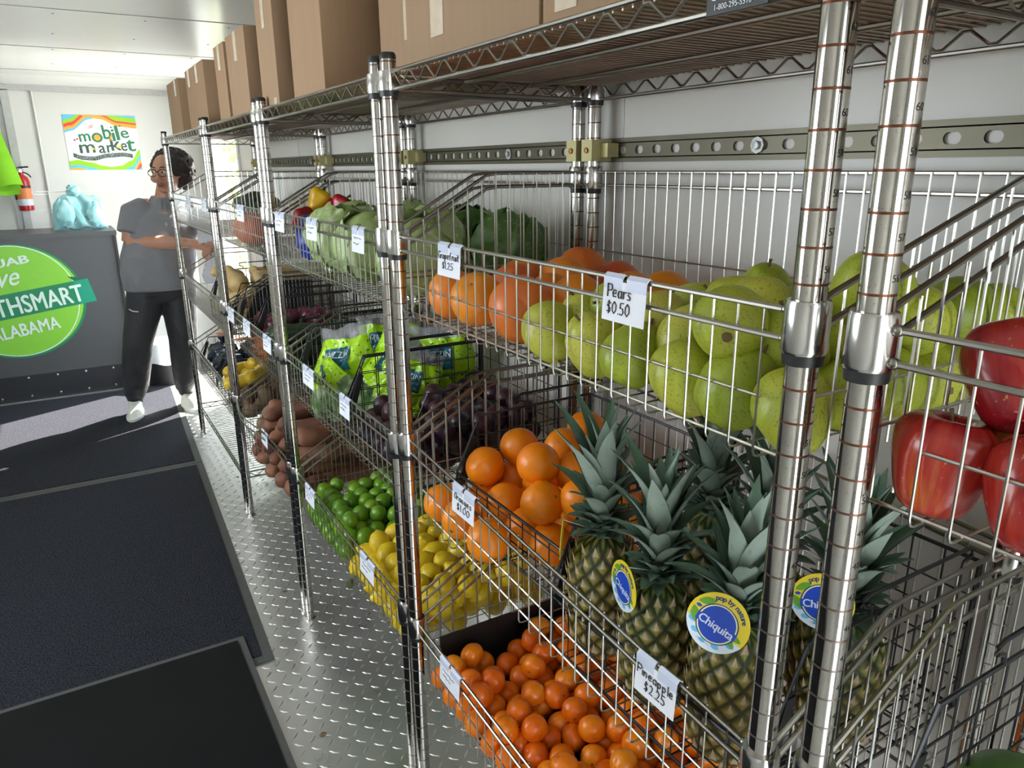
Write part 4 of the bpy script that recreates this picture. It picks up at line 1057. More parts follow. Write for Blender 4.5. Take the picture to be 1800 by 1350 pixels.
# ------------------------------------------------------------------ salad kits
def kit_meshes(seed):
    Wd, Hd, Td = .105, .135, .042; o_ = Vector((seed * 4.1, seed, 2))
    def hgt(u, v):
        e = max(0, (1 - abs(u) ** 3) * (1 - abs(v) ** 4)); return Td * e ** .7 * (1 - .35 * max(0, v)) * (1 + .45 * noise.noise(Vector((u * 2, v * 2, seed)) + o_)) + .014 * noise.noise(Vector((u * 4, v * 4, seed)) + o_) * e + .007 * abs(noise.noise(Vector((u * 9, v * 9, seed)) + o_)) * e
    def pt(u, v, s_): 
        return Vector((u * Wd * (1 - .10 * v * v + .05 * math.sin(5 * v + seed)), v * Hd + .006 * math.sin(5 * u + seed) * (abs(v) > .9), s_ * hgt(u, v) + .03 * math.sin(2.4 * v + seed) * u + .03 * (v - .2) * abs(v - .2)))
    N = 40; m = MB()
    for s_ in (1, -1):
        vs = [pt(2 * i / N - 1, 2 * j / N - 1, s_) for j in range(N + 1) for i in range(N + 1)]
        m.add(vs, [(j * (N + 1) + i, j * (N + 1) + i + 1, (j + 1) * (N + 1) + i + 1, (j + 1) * (N + 1) + i) for j in range(N) for i in range(N)], True)
    t = NT('salad_bag_film'); c = t.coord(); sp = t.n('ShaderNodeSeparateXYZ'); t.l(c, sp.inputs[0]); wav = t.math('ADD', sp.outputs[1], t.math('MULTIPLY', t.noise(9, 2), .05))
    lime = t.mix(t.ramp(t.noise(95, 1), [(.66, (0, 0, 0)), (.68, (1, 1, 1))]), (.38, .66, .006, 1), (.02, .12, .01, 1))
    green = t.ramp(t.noise(26, 4), [(.3, (.03, .09, .02)), (.5, (.14, .24, .07)), (.7, (.42, .50, .30))])
    lowf = t.math('LESS_THAN', wav, -.030); topf = t.math('GREATER_THAN', wav, .125)
    col = t.mix(lowf, lime, green); col = t.mix(topf, col, (.42, .40, .42, 1)); t.set(col, .16)
    t.l(t.math('SUBTRACT', 1.0, t.math('MULTIPLY', topf, .55)), t.b.inputs['Alpha']); t.bump(t.noise(38, 4), .55, .004)
    film = m.mesh('salad_kit', t.m)
    m = MB(); Nl = 22
    vs = [pt(-.55 + 1.0 * i / Nl, -.02 + .50 * j / Nl, 1) + Vector((0, 0, .0036)) for j in range(Nl + 1) for i in range(Nl + 1)]
    m.add(vs, [(j * (Nl + 1) + i, j * (Nl + 1) + i + 1, (j + 1) * (Nl + 1) + i + 1, (j + 1) * (Nl + 1) + i) for j in range(Nl) for i in range(Nl)], True)
    patch = m.mesh('label_patch', flat('teal_label', (.012, .10, .13), .2))
    m = MB(); put_text(m, 'MAZZIN', .026, Matrix(), fn=lambda p_: pt((p_.x - .005) / Wd, (p_.y + .035) / Hd, 1) + Vector((0, 0, .0068)))
    txt = m.mesh('lettering', flat('pale_print', (.62, .72, .74), .4))
    return film, patch, txt
KM = [kit_meshes(s) for s in range(3)]
def kit(pos, normal, upish, k, label, s=1.0):
    n = Vector(normal).normalized(); u = Vector(upish); y = (u - n * u.dot(n)).normalized(); x = y.cross(n)
    f, p_, t_ = KM[k % 3]; o = link_mesh('salad_kit', f, None, pos, label=label, cat='salad bag', group='bagged salad kits'); o.rotation_euler = Matrix((x, y, n)).transposed().to_euler(); o.scale = (s, s, s)
    link_mesh('label_patch', p_, o); link_mesh('lettering', t_, o)
def inbin(u, v, x): q = at(u, v, 0, x); q.y = min(max(q.y, 1.86), 2.20); return q
kit(inbin(605, 655, .645), (-.75, -.55, .45), (.3, .45, 1), 0, 'lime green salad bag leaning on the front rail with a crinkled clear top')
q = inbin(592, 722, .612); q.z = F2 + .078
kit(q, (-.95, -.1, .2), (0, .9, .35), 1, 'lime green salad bag low against the front wires', .66)
kit(inbin(690, 665, .74), (-.55, -.75, .5), (.6, .1, .6), 2, 'lime green salad bag lying level behind the post pair', .95)
kit(inbin(785, 655, .87), (-.6, -.8, .3), (.1, .3, 1), 0, 'lime green salad bag upright at the back of the bin', .95)
kit(inbin(740, 700, .76), (-.5, -.8, .3), (.2, -.2, 1), 1, 'lime green salad bag in the middle with its greens at the bottom', .9)
kit(Vector((.83, 2.15, .93)), (-.5, -.6, .6), (.3, .6, .6), 2, 'lime green salad bag at the far side of the bin under the others')
# dark glossy bags in the far bottom bin
t = NT('dark_glossy_film'); t.set(t.mix(t.noise(18, 3), (.006, .008, .014, 1), (.03, .045, .075, 1)), .12); t.bump(t.noise(30, 4), .8, .006); M_dark = t.m
for i, (x, y, z, s_) in enumerate(((.66, 4.05, .505, 1), (.82, 4.08, .51, 1.1), (.67, 4.27, .515, 1), (.84, 4.28, .51, 1))):
    m = MB().sphere((0, 0, 0), (.085 * s_, .085 * s_, .065), 26, 16, fn=lambda q: q * (1 + .22 * noise.noise(q * 2.2 + Vector((i * 3, 0, 0))) + .06 * noise.noise(q * 7)))
    o = link_mesh('produce_bag', m.mesh('produce_bag', M_dark), None, (x, y, z), label=('dark glossy plastic bag at the near front of its bin', 'dark glossy plastic bag at the wall side of its bin', 'dark glossy plastic bag at the far front of its bin', 'dark glossy plastic bag next to the pale bulbs')[i], cat='bag', group='dark bags in the far bottom bin')
    nk = MB().lathe([(.016, .055), (.011, .068), (.020, .088), (.026, .100)], 14, fn=lambda q, a: Vector((q.x * (1 + .25 * math.sin(4 * a)), q.y * (1 + .2 * math.cos(3 * a)), q.z))); link_mesh('gathered_neck', nk.mesh('gathered_neck', M_dark), o)
# black tray, blue bag
m = MB(); y0 = 3.10
tb = thing('black_tray', 'black plastic tray standing on edge above the red onions', 'tray', (.60, 3.28, T2 - DROP + .01))
m.prism([(.60, 3.282, .83), (.92, 3.282, .83), (.92, 3.282, 1.02), (.70, 3.282, 1.035)], (0, .008, 0)); build('panel', m, M_black, tb)
build('edge', MB().tube([(.60, 3.286, .832), (.70, 3.286, 1.035), (.92, 3.286, 1.02)], .006, 6), M_black, tb)
q = at(541, 418, 0, .60)
m = MB().sphere(q, (.032, .05, .062), 24, 16, fn=lambda p_: p_ * (1 + .2 * noise.noise(p_ * 2.5)))
solo('blue_bag', m, flat('blue_plastic', (.008, .02, .28), .3, var=.4, scale=12), q, 'small deep blue plastic bag beside the pale cabbages', 'bag')
q = at(452, 357, 0, .78)
m = MB().sphere(q, (.10, .16, .05), 24, 16, fn=lambda p_: p_ * (1 + .2 * noise.noise(p_ * 2.0)))
solo('greens_bag', m, flat('dark_greens', (.03, .045, .025), .4, var=.7, scale=24), q, 'dark bag of leafy greens in the far top basket', 'bag')

# ------------------------------------------------------------------ hand-lettered price tags
GL = {'P': '0,0 0,1;0,1 .45,.98 .55,.75 .42,.52 0,.48', 'e': '0,.3 .4,.34 .36,.56 .15,.6 0,.35 .1,.05 .4,.08', 'a': '.4,.55 .12,.55 0,.25 .12,.02 .36,.12 .4,.55 .42,0', 'r': '0,.58 .02,0;.02,.35 .15,.55 .36,.55', 's': '.36,.52 .1,.58 .08,.38 .36,.2 .28,.02 0,.04',
      'G': '.55,.85 .3,1 .05,.75 0,.35 .2,.02 .5,.1 .52,.42 .32,.42', 'p': '0,.55 .02,-.42;.02,.42 .25,.58 .38,.32 .25,.04 .02,.1', 'f': '.36,.95 .2,.98 .14,.7 .12,0;0,.56 .3,.58', 'u': '0,.55 .03,.1 .2,.02 .36,.2 .38,.56;.38,.5 .42,0', 'i': '.05,.55 .07,0;.05,.76 .06,.80', 't': '.15,.9 .15,.1 .3,.02;0,.6 .32,.62',
      'O': '.3,1 .04,.75 .02,.3 .25,.02 .5,.25 .5,.7 .3,1', 'n': '0,.55 .02,0;.02,.38 .2,.56 .34,.4 .36,0', 'g': '.36,.52 .1,.55 .02,.28 .18,.06 .36,.2 .38,.55 .36,-.3 .1,-.36', 'l': '.05,1 .08,0', '$': '.42,.8 .12,.86 .05,.62 .4,.36 .36,.1 .02,.12;.24,1.05 .22,-.08', '0': '.22,1 .02,.7 .02,.25 .2,0 .42,.3 .42,.75 .22,1', '.': '.04,.02 .06,.06', '5': '.44,1 .1,.98 .06,.55 .34,.55 .42,.25 .28,.02 .02,.08', '1': '.05,1 .08,0', '2': '.02,.8 .2,1 .4,.8 .3,.4 0,.04 .46,.04'}
WID = {'l': .25, 'i': .25, '.': .2, '1': .28, 't': .45, 'r': .45}
def handwrite(m, s_, M, h, r, wide):
    nat = sum(WID.get(c, .62) for c in s_) * h * .9; x = 0; M = M @ Matrix.Diagonal((wide / nat, 1, 1, 1))
    for c in s_:
        for st_ in GL[c].split(';') if c in GL else []:
            pts_ = [tuple(map(float, q.split(','))) for q in st_.split()]
            m.tube([M @ Vector((x + a * h * .9, b * h, 0)) for a, b in pts_], r, 5)
        x += (WID.get(c, .62)) * h * .9
def price_tag(u0, u1, v, T, label, lines, wmin=0, seed=0, hgt_=.046):
    a = at(u0, v, 0, FX - .006); b = at(u1, v + .2 * (u1 - u0), 0, FX - .006); yl, yr = a.y, b.y
    for ui, (q0, q1) in enumerate(UNITS):
        if q0 < yl < q1: T = tier_at(ui, TIERS.index(T), (yl + yr) / 2)
    w = max(yl - yr, wmin); w *= .94; h = hgt_; zt = T - .003
    t = thing('price_tag', label, 'price tag', (FX - .0062, yl, zt - h), 'price tags on the front rails')
    x0 = FX - .0062
    build('card', MB().prism([(x0, yl, zt), (x0, yl - w, zt), (x0 - .003, yl - w, zt - h), (x0 - .003, yl, zt - h)], (.0006, 0, 0)), M_white, t)
    m = MB()
    for ya, yb in ((yl, yl - w * .45), (yl - w * .55, yl - w)): m.prism([(x0 - .0006, ya, zt - .012), (x0 - .0006, ya, zt + .004), (FX - .002, ya, zt + .0085), (FX + .0042, ya, zt + .004), (FX + .0030, ya, zt + .003), (FX - .002, ya, zt + .0070), (x0 + .0006, ya, zt + .003), (x0 + .0006, ya, zt - .012)], (0, yb - ya, 0))
    build('clip', m, M_clear, t)
    m = MB(); M = frame((x0 - .0012, yl - w * .10, zt), (0, -1, 0), (.045, 0, 1))
    if lines:
        for s_, dx, dy, hh, fw in lines: handwrite(m, s_, M @ Matrix.Translation((dx * w, -dy * h, 0)), hh * h, .00055 + .0016 * (hh - .2), fw * w)
    else:                                                        # too small to read in the photograph: just strokes
        rr = random.Random(seed)
        for k, yy in enumerate((.34, .60)):
            pts_ = [(.05 * w + (.62 - .2 * k) * w * i / 12, -yy * h + rr.uniform(-.05, .05) * h, 0) for i in range(13)]; m.tube([M @ Vector(p_) for p_ in pts_], .00045, 4)
    build('handwriting', m, M_ink, t)
price_tag(770, 812, 425, TIERS[0], 'white price tag hand-lettered Grapefruit $1.25', [('Grapefruit', -.05, .40, .26, .92), ('$1.25', .12, .74, .24, .52)])
price_tag(1063, 1143, 482, TIERS[0], 'white price tag hand-lettered Pears $0.50', [('Pears', .02, .40, .32, .60), ('$0.50', .02, .80, .30, .58)])
price_tag(796, 836, 862, T2, 'white price tag hand-lettered Oranges $1.00', [('Oranges', .02, .42, .26, .82), ('$1.00', .14, .80, .28, .62)])
price_tag(1120, 1198, 1150, T2, 'white price tag hand-lettered Pineapple $2.25', [('Pineapple', -.04, .42, .27, .92), ('$2.25', .16, .80, .28, .55)])
price_tag(774, 809, 1160, T3, 'white price tag over the clementines, hardly legible', None, 0, 1)
price_tag(618, 641, 396, TIERS[0], 'small price tag in front of the pale cabbages, nearest the post pair', None, .034, 2)
price_tag(537, 557, 378, TIERS[0], 'small price tag in front of the blue bag', None, .034, 3)
price_tag(482, 499, 367, TIERS[0], 'small price tag just right of a post pair, above the onions', None, .034, 4)
price_tag(415, 428, 357, TIERS[0], 'tiny price tag near the orange-red squash', None, .032, 5)
price_tag(325, 334, 340, TIERS[0], 'tiny price tag on the far unit, closer to the woman', None, .032, 14)
price_tag(353, 362, 346, TIERS[0], 'tiny price tag on the far unit, closer to the posts', None, .032, 15)
price_tag(532, 551, 645, T2, 'sunlit white price tag in front of the leaning salad bag', None, .038, 6)
price_tag(596, 614, 688, T2, 'price tag in front of the plums\' bin edge', None, .038, 7)
price_tag(402, 412, 553, T2, 'small price tag just right of the carrot tip', None, .034, 8)
price_tag(428, 440, 572, T2, 'small price tag in front of the red onions', None, .034, 9)
price_tag(463, 477, 598, T2, 'small price tag in front of the carrots', None, .034, 10)
price_tag(537, 552, 858, T3, 'price tag in front of the limes', None, .038, 11)
price_tag(633, 657, 975, T3, 'price tag in front of the lemons', None, .042, 12)
price_tag(458, 468, 745, T3, 'price tag on the bent rail of the sweet potatoes', None, .034, 13)

# black tray under the clementines
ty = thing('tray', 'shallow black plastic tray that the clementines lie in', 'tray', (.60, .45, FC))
build('tray_floor', MB().box((FX + .03, .43, FC - .001), (BX - .02, 1.308, FC + .002)), M_black, ty)
build('tray_back', MB().box((BX - .022, .43, FC + .002), (BX - .018, 1.308, FC + .09)).box((FX + .05, 1.304, FC + .002), (BX - .022, 1.308, FC + .10)), M_black, ty)  # end panel enlarged, its black doubling as shade on the floor beyond
# ------------------------------------------------------------------ the counter and its emblem
CY = 5.80
M_cnt = flat('charcoal_laminate', (.066, .069, .073), .38, .1, .06, 4); M_kick = flat('dark_steel_kick', (.030, .031, .036), .35, .4)
ct = thing('counter', 'charcoal sales counter with a round green emblem on its front', 'counter', (-.55, CY, 0))
build('carcass', MB().box((-1.36, CY, .17), (.30, CY + .5, 1.075)), M_cnt, ct)
build('countertop', MB().box((-1.37, CY - .012, 1.075), (.312, CY + .53, 1.105)), M_cnt, ct)
kp = build('kick_plate', MB().box((-1.36, CY - .006, .0), (.30, CY + .48, .175)), M_kick, ct)
for i in range(9):
    for z in (.03, .155):
        m = MB().lathe([(.009, 0), (.007, .003), (0, .004)], 10); m.xf(frame((-1.2 + .17 * i, CY - .006, z), (1, 0, 0), (0, 0, 1))); build('screw', m, M_chrome, kp)
build('corner_trim', MB().box((.292, CY - .009, .17), (.306, CY + .012, 1.075)), flat('dark_edge', (.03, .03, .032), .4), ct)
LM = frame((-.335, CY - .0012, .672), (1, 0, 0), (0, 0, 1))
lm = MB(); R8 = Matrix.Rotation(math.radians(8), 4, 'Z')
ml = [flat('emblem_dark_green', (.004, .20, .085), .4, var=.04), flat('emblem_lime', (.21, .55, .035), .4, var=.05), flat('emblem_pale', (.62, .78, .70), .4, var=.03), flat('emblem_fold', (.003, .10, .05), .4, var=.04), flat('emblem_teal_green', (.002, .27, .16), .4, var=.04)]
disc(lm, 0, 0, .400, .0004, 0, 72, .94); disc(lm, -.004, .002, .388, .0007, 1, 72, .94)
ring(lm, -.004, .002, .360, .366, .0010, 2, 72)
rib = lambda pts_, z, mi: lm.poly([R8 @ Vector((x, y, z)) for x, y in pts_], mi)
rib([(-.46, -.098), (.365, -.098), (.365, .062), (-.46, .062)], .0016, 0); rib([(.355, -.098), (.455, -.098), (.443, .062), (.355, .062)], .0017, 4)
rib([(.36, .062), (.443, .062), (.33, .10)], .0012, 3); rib([(-.46, .062), (-.37, .062), (-.34, .10)], .0012, 3)
lm.v = [tuple(LM @ Vector(p_)) for p_ in lm.v]
em = build('emblem', lm, ml, ct, label='round lime emblem with a dark green ribbon')
def line(s_, size, sx, x, y, bold, shear=0, align='CENTER'):
    m = MB(); M = LM @ R8 @ Matrix.Translation((x, y, .0024)) @ Matrix(((sx, shear, 0, 0), (0, 1, 0, 0), (0, 0, 1, 0), (0, 0, 0, 1)))
    put_text(m, s_, size, M, align=align, bold=bold); build('lettering', m, ml[2], em)
line('HEALTHSMART', .162, .72, .390, -.078, .022, 0, 'RIGHT'); line('ALABAMA', .118, .74, 0, -.225, .024); line('live', .17, .85, .055, .110, .008, .35, 'RIGHT'); line('UAB', .072, 1.45, .150, .235, .035, 0, 'RIGHT')

# ------------------------------------------------------------------ banner on the far wall
bx0, bx1, bz0, bz1 = .118, .602, 1.503, 1.893; BW, BH = bx1 - bx0, bz1 - bz0
bn = thing('banner', 'mobile market paper banner with rainbow waves on the far wall', 'banner', (bx0, YB - .004, bz0))
BM = lambda u, v, z=0: Vector((bx0 + u * BW, YB - .004 - z, bz1 - v * BH))
build('sheet', MB().box((bx0, YB - .004, bz0), (bx1, YB - .001, bz1)), flat('banner_paper', (.80, .80, .80), .55, var=.02), bn)
bc = [flat('banner_sky', (.10, .48, .66), .5, var=.04), flat('banner_green', (.28, .56, .01), .5, var=.04), flat('banner_red', (.76, .06, .03), .5, var=.04), flat('banner_orange', (.90, .36, .04), .5, var=.04), flat('banner_dark_green', (.015, .17, .075), .5, var=.04), flat('banner_slate', (.035, .085, .060), .5, var=.04), flat('banner_white', (.85, .85, .85), .5, var=.02), flat('banner_crimson', (.60, .02, .06), .5, var=.04), flat('banner_yellow', (.85, .60, .08), .5, var=.04)]
def interp(tab, u):
    for (a, b), (c, d) in zip(tab, tab[1:]):
        if a <= u <= c:
            k = (u - a) / (c - a); k = k * k * (3 - 2 * k); return b + (d - b) * k
    return tab[-1][1]
m = MB(); N = 44
def stripes(cols, z, lo, hi):
    for mi, top, bot in cols:
        for i in range(N):
            ua, ub = i / N, (i + 1) / N; q = []
            for u in (ua, ub):
                a = min(hi, max(lo, top(u))); b = min(hi, max(lo, bot(u))); q.append((a, b))
            if max(q[0][1] - q[0][0], q[1][1] - q[1][0]) < 1e-4: continue
            m.add([BM(ua, q[0][0], z), BM(ub, q[1][0], z), BM(ub, q[1][1], z), BM(ua, q[0][1], z)], [(0, 1, 2, 3)], mi=mi)
wl = lambda u: interp([(0, 0), (.08, -.03), (.36, -.245), (.6, -.40), (1, -.5)], u)
wr_ = lambda u: interp([(0, -.35), (.36, -.19), (.5, -.16), (.75, -.03), (1, 0)], u)
L5 = [0, .10, .165, .225, .28, .32]; R4 = [0, .045, .13, .165, .23]
stripes([(c, (lambda u, k=k: L5[k] + wl(u)) if k else (lambda u: 0), (lambda u, k=k: L5[k + 1] + wl(u))) for k, c in enumerate((0, 1, 2, 3, 0))], .0006, 0, .5)
stripes([(c, (lambda u, k=k: R4[k] + wr_(u)) if k else (lambda u: 0 if u > .4 else .0), (lambda u, k=k: R4[k + 1] + wr_(u))) for k, c in enumerate((0, 1, 2, 3))], .0009, 0, .5)
wb = lambda u: interp([(0, .835), (.12, .815), (.3, .86), (.45, .925), (.58, .945), (.70, .925), (.86, .83), (1, .62)], u)
stripes([(1, wb, lambda u: wb(u) + .085 + .03 * u), (0, lambda u: wb(u) + .085 + .03 * u, lambda u: wb(u) + .135 + .06 * u), (3, lambda u: wb(u) + .135 + .06 * u, lambda u: wb(u) + (.4 if u < .6 else .26)), (2, lambda u: wb(u) + .26, lambda u: wb(u) + (.26 if u < .6 else .33)), (0, lambda u: wb(u) + .33, lambda u: wb(u) + (.33 if u < .6 else .6))], .0006, .5, 1)
sl = lambda u: .715 + .055 * math.cos((u - .12) * 6.6) * -1 + .0
rbn = lambda u: interp([(0, .70), (.2, .775), (.33, .79), (.55, .735), (.75, .715), (1, .765)], u)
for i in range(26):
    ua, ub = .07 + .82 * i / 26, .07 + .82 * (i + 1) / 26; m.add([BM(ua, rbn(ua) - .035, .0010), BM(ub, rbn(ub) - .035, .0010), BM(ub, rbn(ub) + .04, .0010), BM(ua, rbn(ua) + .04, .0010)], [(0, 1, 2, 3)], mi=5)
def btext(s_, u, v, size, mi, rot=0, sx=1.0, z=.0013):
    o_ = BM(u, v, z); M = frame(o_, (1, 0, 0), (0, 0, 1)) @ Matrix.Rotation(math.radians(rot), 4, 'Z') @ Matrix.Diagonal((sx, 1, 1, 1)); put_text(m, s_, size, M, mi=mi, bold=.018)
for s_, u, v, size, rot, sx in (('m', .265, .475, .115, 6, .95), ('b', .575, .425, .145, 5, .9), ('i', .665, .465, .13, 5, 1.2), ('l', .725, .445, .150, 6, 1.3), ('e', .825, .405, .115, 8, 1.1)): btext(s_, u, v, size, 4, rot, sx)
for s_, u, v, size, rot, sx in (('m', .275, .685, .130, 3, 1.15), ('a', .475, .685, .115, 3, .95), ('r', .575, .675, .115, 2, .95), ('k', .665, .640, .140, 4, 1.05), ('e', .785, .645, .120, 3, .85), ('t', .885, .650, .150, 2, 1.2)): btext(s_, u, v, size, 5 if s_ != 't' else 4, rot, sx)
def bdisc(u, v, r, mi, z, sq=1.0): m.poly([BM(u + r * math.cos(2 * PI * k / 20), v + r * sq * BW / BH * math.sin(2 * PI * k / 20), z) for k in range(20)], mi)
bdisc(.430, .405, .075, 4, .0012, .95); bdisc(.430, .405, .045, 3, .0015, 1.0)
bdisc(.155, .435, .014, 7, .0012); bdisc(.120, .455, .014, 7, .0012)
for k in range(6): bdisc(.345 + .02 * (k % 3), .20 + .03 * (k // 3) - .01 * (k % 3), .008, 7, .0012)
bdisc(.640, .215, .012, 5, .0014); bdisc(.765, .185, .013, 5, .0014)
m.poly([BM(.60, .40, .0016), BM(.64, .33, .0016), BM(.635, .41, .0016), BM(.615, .47, .0016)], 3); m.poly([BM(.665, .58, .0016), BM(.745, .53, .0016), BM(.745, .61, .0016)], 8); m.poly([BM(.315, .60, .0016), BM(.345, .585, .0016), BM(.375, .62, .0016), BM(.34, .635, .0016)], 8)
v_, f_2 = text_geo('Healthy·Fresh·Affordable', .040, space=1.06, bold=.03)
wt = max(p_.x for p_ in v_) - min(p_.x for p_ in v_); xm = min(p_.x for p_ in v_)
mv = []
for p_ in v_:
    u = .115 + (p_.x - xm) / wt * .735; mv.append(BM(u, rbn(u) + .022 - p_.y / BH, .0016))
m.add(mv, f_2, mi=6)
build('print', m, bc, bn)

# ------------------------------------------------------------------ things on the far wall and the counter
M_red = flat('extinguisher_red', (.42, .008, .014), .25)
fe = thing('fire_extinguisher', 'red fire extinguisher hanging on the far wall beside the green bags', 'extinguisher', (-.205, YB - .075, 1.225))
ex, ey = -.200, YB - .085
build('cylinder', MB().lathe([(.03, 1.222), (.046, 1.225), (.048, 1.24), (.048, 1.425), (.040, 1.455), (.020, 1.472), (.018, 1.49), (0, 1.49)], 28, (ex, ey, 0)), M_red, fe)
build('valve', MB().lathe([(.016, 1.485), (.022, 1.492), (.022, 1.512), (.014, 1.52), (0, 1.52)], 16, (ex, ey, 0)).box((ex - .012, ey - .03, 1.49), (ex + .012, ey, 1.508)), M_chrome, fe)
build('lever', MB().tube([(ex - .03, ey, 1.512), (ex, ey, 1.524), (ex + .055, ey - .01, 1.527)], .006, 6).tube([(ex, ey, 1.50), (ex + .045, ey - .01, 1.478), (ex + .062, ey - .01, 1.455)], .005, 6), M_black, fe)
build('hose', MB().tube([(ex - .02, ey, 1.50), (ex - .052, ey - .01, 1.48), (ex - .055, ey - .01, 1.38), (ex - .05, ey - .01, 1.30)], .007, 8), M_black, fe)
def wrap(name, z0, z1, mat, r=.0485): build(name, MB().lathe([(r, z0), (r + .0006, z0), (r + .0006, z1), (r, z1)], 28, (ex, ey, 0)), mat, fe)
wrap('orange_label', 1.305, 1.38, flat('label_orange', (.72, .22, .07), .5, var=.2, scale=60)); wrap('pale_label', 1.26, 1.305, flat('label_pale', (.62, .66, .74), .5, var=.3, scale=90)); wrap('strap', 1.383, 1.398, M_black, .049)
build('bracket', MB().box((ex - .02, ey + .03, 1.36), (ex + .02, YB, 1.42)), M_trim, fe)
sg = thing('arrow_sign', 'white wall sign with a red border and arrow, cut by the left edge', 'sign', (-.31, YB - .01, 1.66))
build('panel', MB().box((-.40, YB - .012, 1.64), (-.272, YB - .004, 1.95)), M_white, sg)
build('red_border', MB().box((-.285, YB - .0145, 1.70), (-.275, YB - .0118, 1.95)).prism([(-.315, YB - .0145, 1.66), (-.262, YB - .0145, 1.66), (-.280, YB - .0145, 1.72)], (0, .003, 0)), M_red, sg)
# lime green bags
M_lime = flat('lime_cloth', (.22, .58, .008), .7, var=.12, scale=8)
for i in range(3):
    m = MB(); N = 14; x0, x1, z1, z0 = -.56 + .02 * i, -.205 + .012 * i, 1.80, 1.345 + .032 * i; yy = 6.12 - .03 * i; vs = []; fs = []
    for s_ in (0, 1):
        for j in range(N + 1):
            for k in range(N + 1):
                u, v = k / N, j / N; taper = 1 - .28 * v
                vs.append((x0 + (x1 - x0) * (1 - (1 - u) * 1) - (1 - taper) * .30 * u - .02 * s_ * 0, yy + .010 * math.sin(9 * u + 2 * i) * (1.2 - v) + (.012 if s_ else 0) * math.sin(PI * u), z0 + (z1 - z0) * v + .006 * math.sin(14 * u + i) * (1 - v)))
        b = s_ * (N + 1) ** 2
        for j in range(N):
            for k in range(N): a = b + j * (N + 1) + k; fs.append((a, a + 1, a + N + 2, a + N + 1))
    m.add(vs, fs, True)
    solo('tote_bag', m, M_lime, (x0, yy, z0), ('lime green tote bag hanging hindmost at the left edge', 'lime green tote bag hanging in the middle at the left edge', 'lime green tote bag hanging foremost at the left edge')[i], 'bag', 'lime green tote bags at the left edge')
hk = thing('bag_hook', 'thin wall rod holding up the lime green tote bags', 'hook', (-.4, YB, 1.80)); build('rod', MB().tube([(-.42, YB, 1.81), (-.42, 6.03, 1.81), (-.42, 6.02, 1.825)], .006, 8).tube([(-.26, YB, 1.50), (-.20, YB - .14, 1.50)], .004, 6), M_chrome, hk)
# bag rack and teal bags
rk = thing('bag_rack', 'white wire bag rack standing on the counter', 'rack', (.12, 6.06, 1.105)); ry = 6.06
m = MB().tube([(-.045, ry, 1.108), (-.045, ry, 1.362), (.255, ry, 1.362), (.275, ry, 1.108)], .005, 8).tube([(-.045, ry, 1.12), (.275, ry, 1.12)], .004, 8).tube([(-.045, ry + .12, 1.108), (-.045, ry, 1.108)], .004, 6).tube([(.275, ry + .12, 1.108), (.275, ry, 1.108)], .004, 6)
M_ww = flat('white_wire', (.72, .72, .72), .35); build('wire_frame', m, M_ww, rk)
build('cross_wire', MB().tube([(.03, ry - .035, 1.115), (.17, ry - .045, 1.215)], .0035, 6).tube([(.22, ry - .035, 1.115), (.11, ry - .045, 1.205)], .0035, 6), M_ww, rk)
for z in (1.345, 1.225): build('hook', MB().tube([(-.045, ry, z), (-.13, ry - .02, z), (-.14, ry - .02, z + .012), (-.135, ry - .02, z + .03)], .0035, 6).tube([(-.045, ry - .005, z + .02), (-.12, ry - .03, z + .02)], .003, 6), M_ww, rk)
t = NT('teal_film'); t.set(t.mix(t.noise(9, 3), (.22, .56, .58, 1), (.42, .72, .74, 1)), .3); t.bump(t.noise(16, 4), .4, .008); M_teal = t.m
m = MB()
def drape(q):
    q = q.copy(); f = 1 + .10 * noise.noise(Vector((q.x * 3, q.y * 2, q.z * 1.2))) + .07 * math.sin(9 * q.x + 3 * q.z) * (1 - abs(q.z)); k = .72 + .28 * min(1, max(0, (.75 - q.z))); return Vector((q.x * f * k, q.y * f, q.z))
vs = []; fs = []; NN = 40
for s_ in (0, 1):
    for j in range(NN + 1):
        for i in range(NN + 1):
            u = 2 * i / NN - 1; v = j / NN; e = (1 - abs(u) ** 6) * (1 - abs(2 * v - 1) ** 8)
            wid = .150 + .012 * math.sin(3 * v + 1) - .03 * max(0, v - .75) * 4 * abs(u); fold = .010 * math.sin(9 * u + 5 * v) + .014 * noise.noise(Vector((u * 2.2, v * 2.5, 3))) + .012 * abs(noise.noise(Vector((u * 5 + v * 3, v * 2, 7))))
            vs.append((.115 + u * wid, ry - .016 + (-1 if s_ == 0 else .6) * (.026 * max(0, e) ** .5 + fold * max(0, e)), 1.108 + .238 * v - .020 * abs(u) * max(0, v - .6) * 2 + .006 * math.sin(8 * u)))
    b_ = s_ * (NN + 1) ** 2
    for j in range(NN):
        for i in range(NN): a_ = b_ + j * (NN + 1) + i; fs.append((a_, a_ + 1, a_ + NN + 2, a_ + NN + 1))
m.add(vs, fs, True)
m.sphere((.035, ry - .06, 1.215), (.05, .020, .085), 20, 14, fn=wob(5, .35, 2)).sphere((.205, ry - .06, 1.215), (.045, .020, .080), 20, 14, fn=wob(6, .35, 2))
m.sphere((.105, ry - .01, 1.362), (.045, .032, .040), 20, 12, fn=wob(2, .5, 1.8)).sphere((.095, ry - .008, 1.392), (.028, .022, .018), 14, 8, fn=wob(3, .6, 2))
solo('plastic_bags', m, M_teal, (.115, ry - .02, 1.105), 'bunch of teal plastic bags tied on the white wire rack', 'bag')
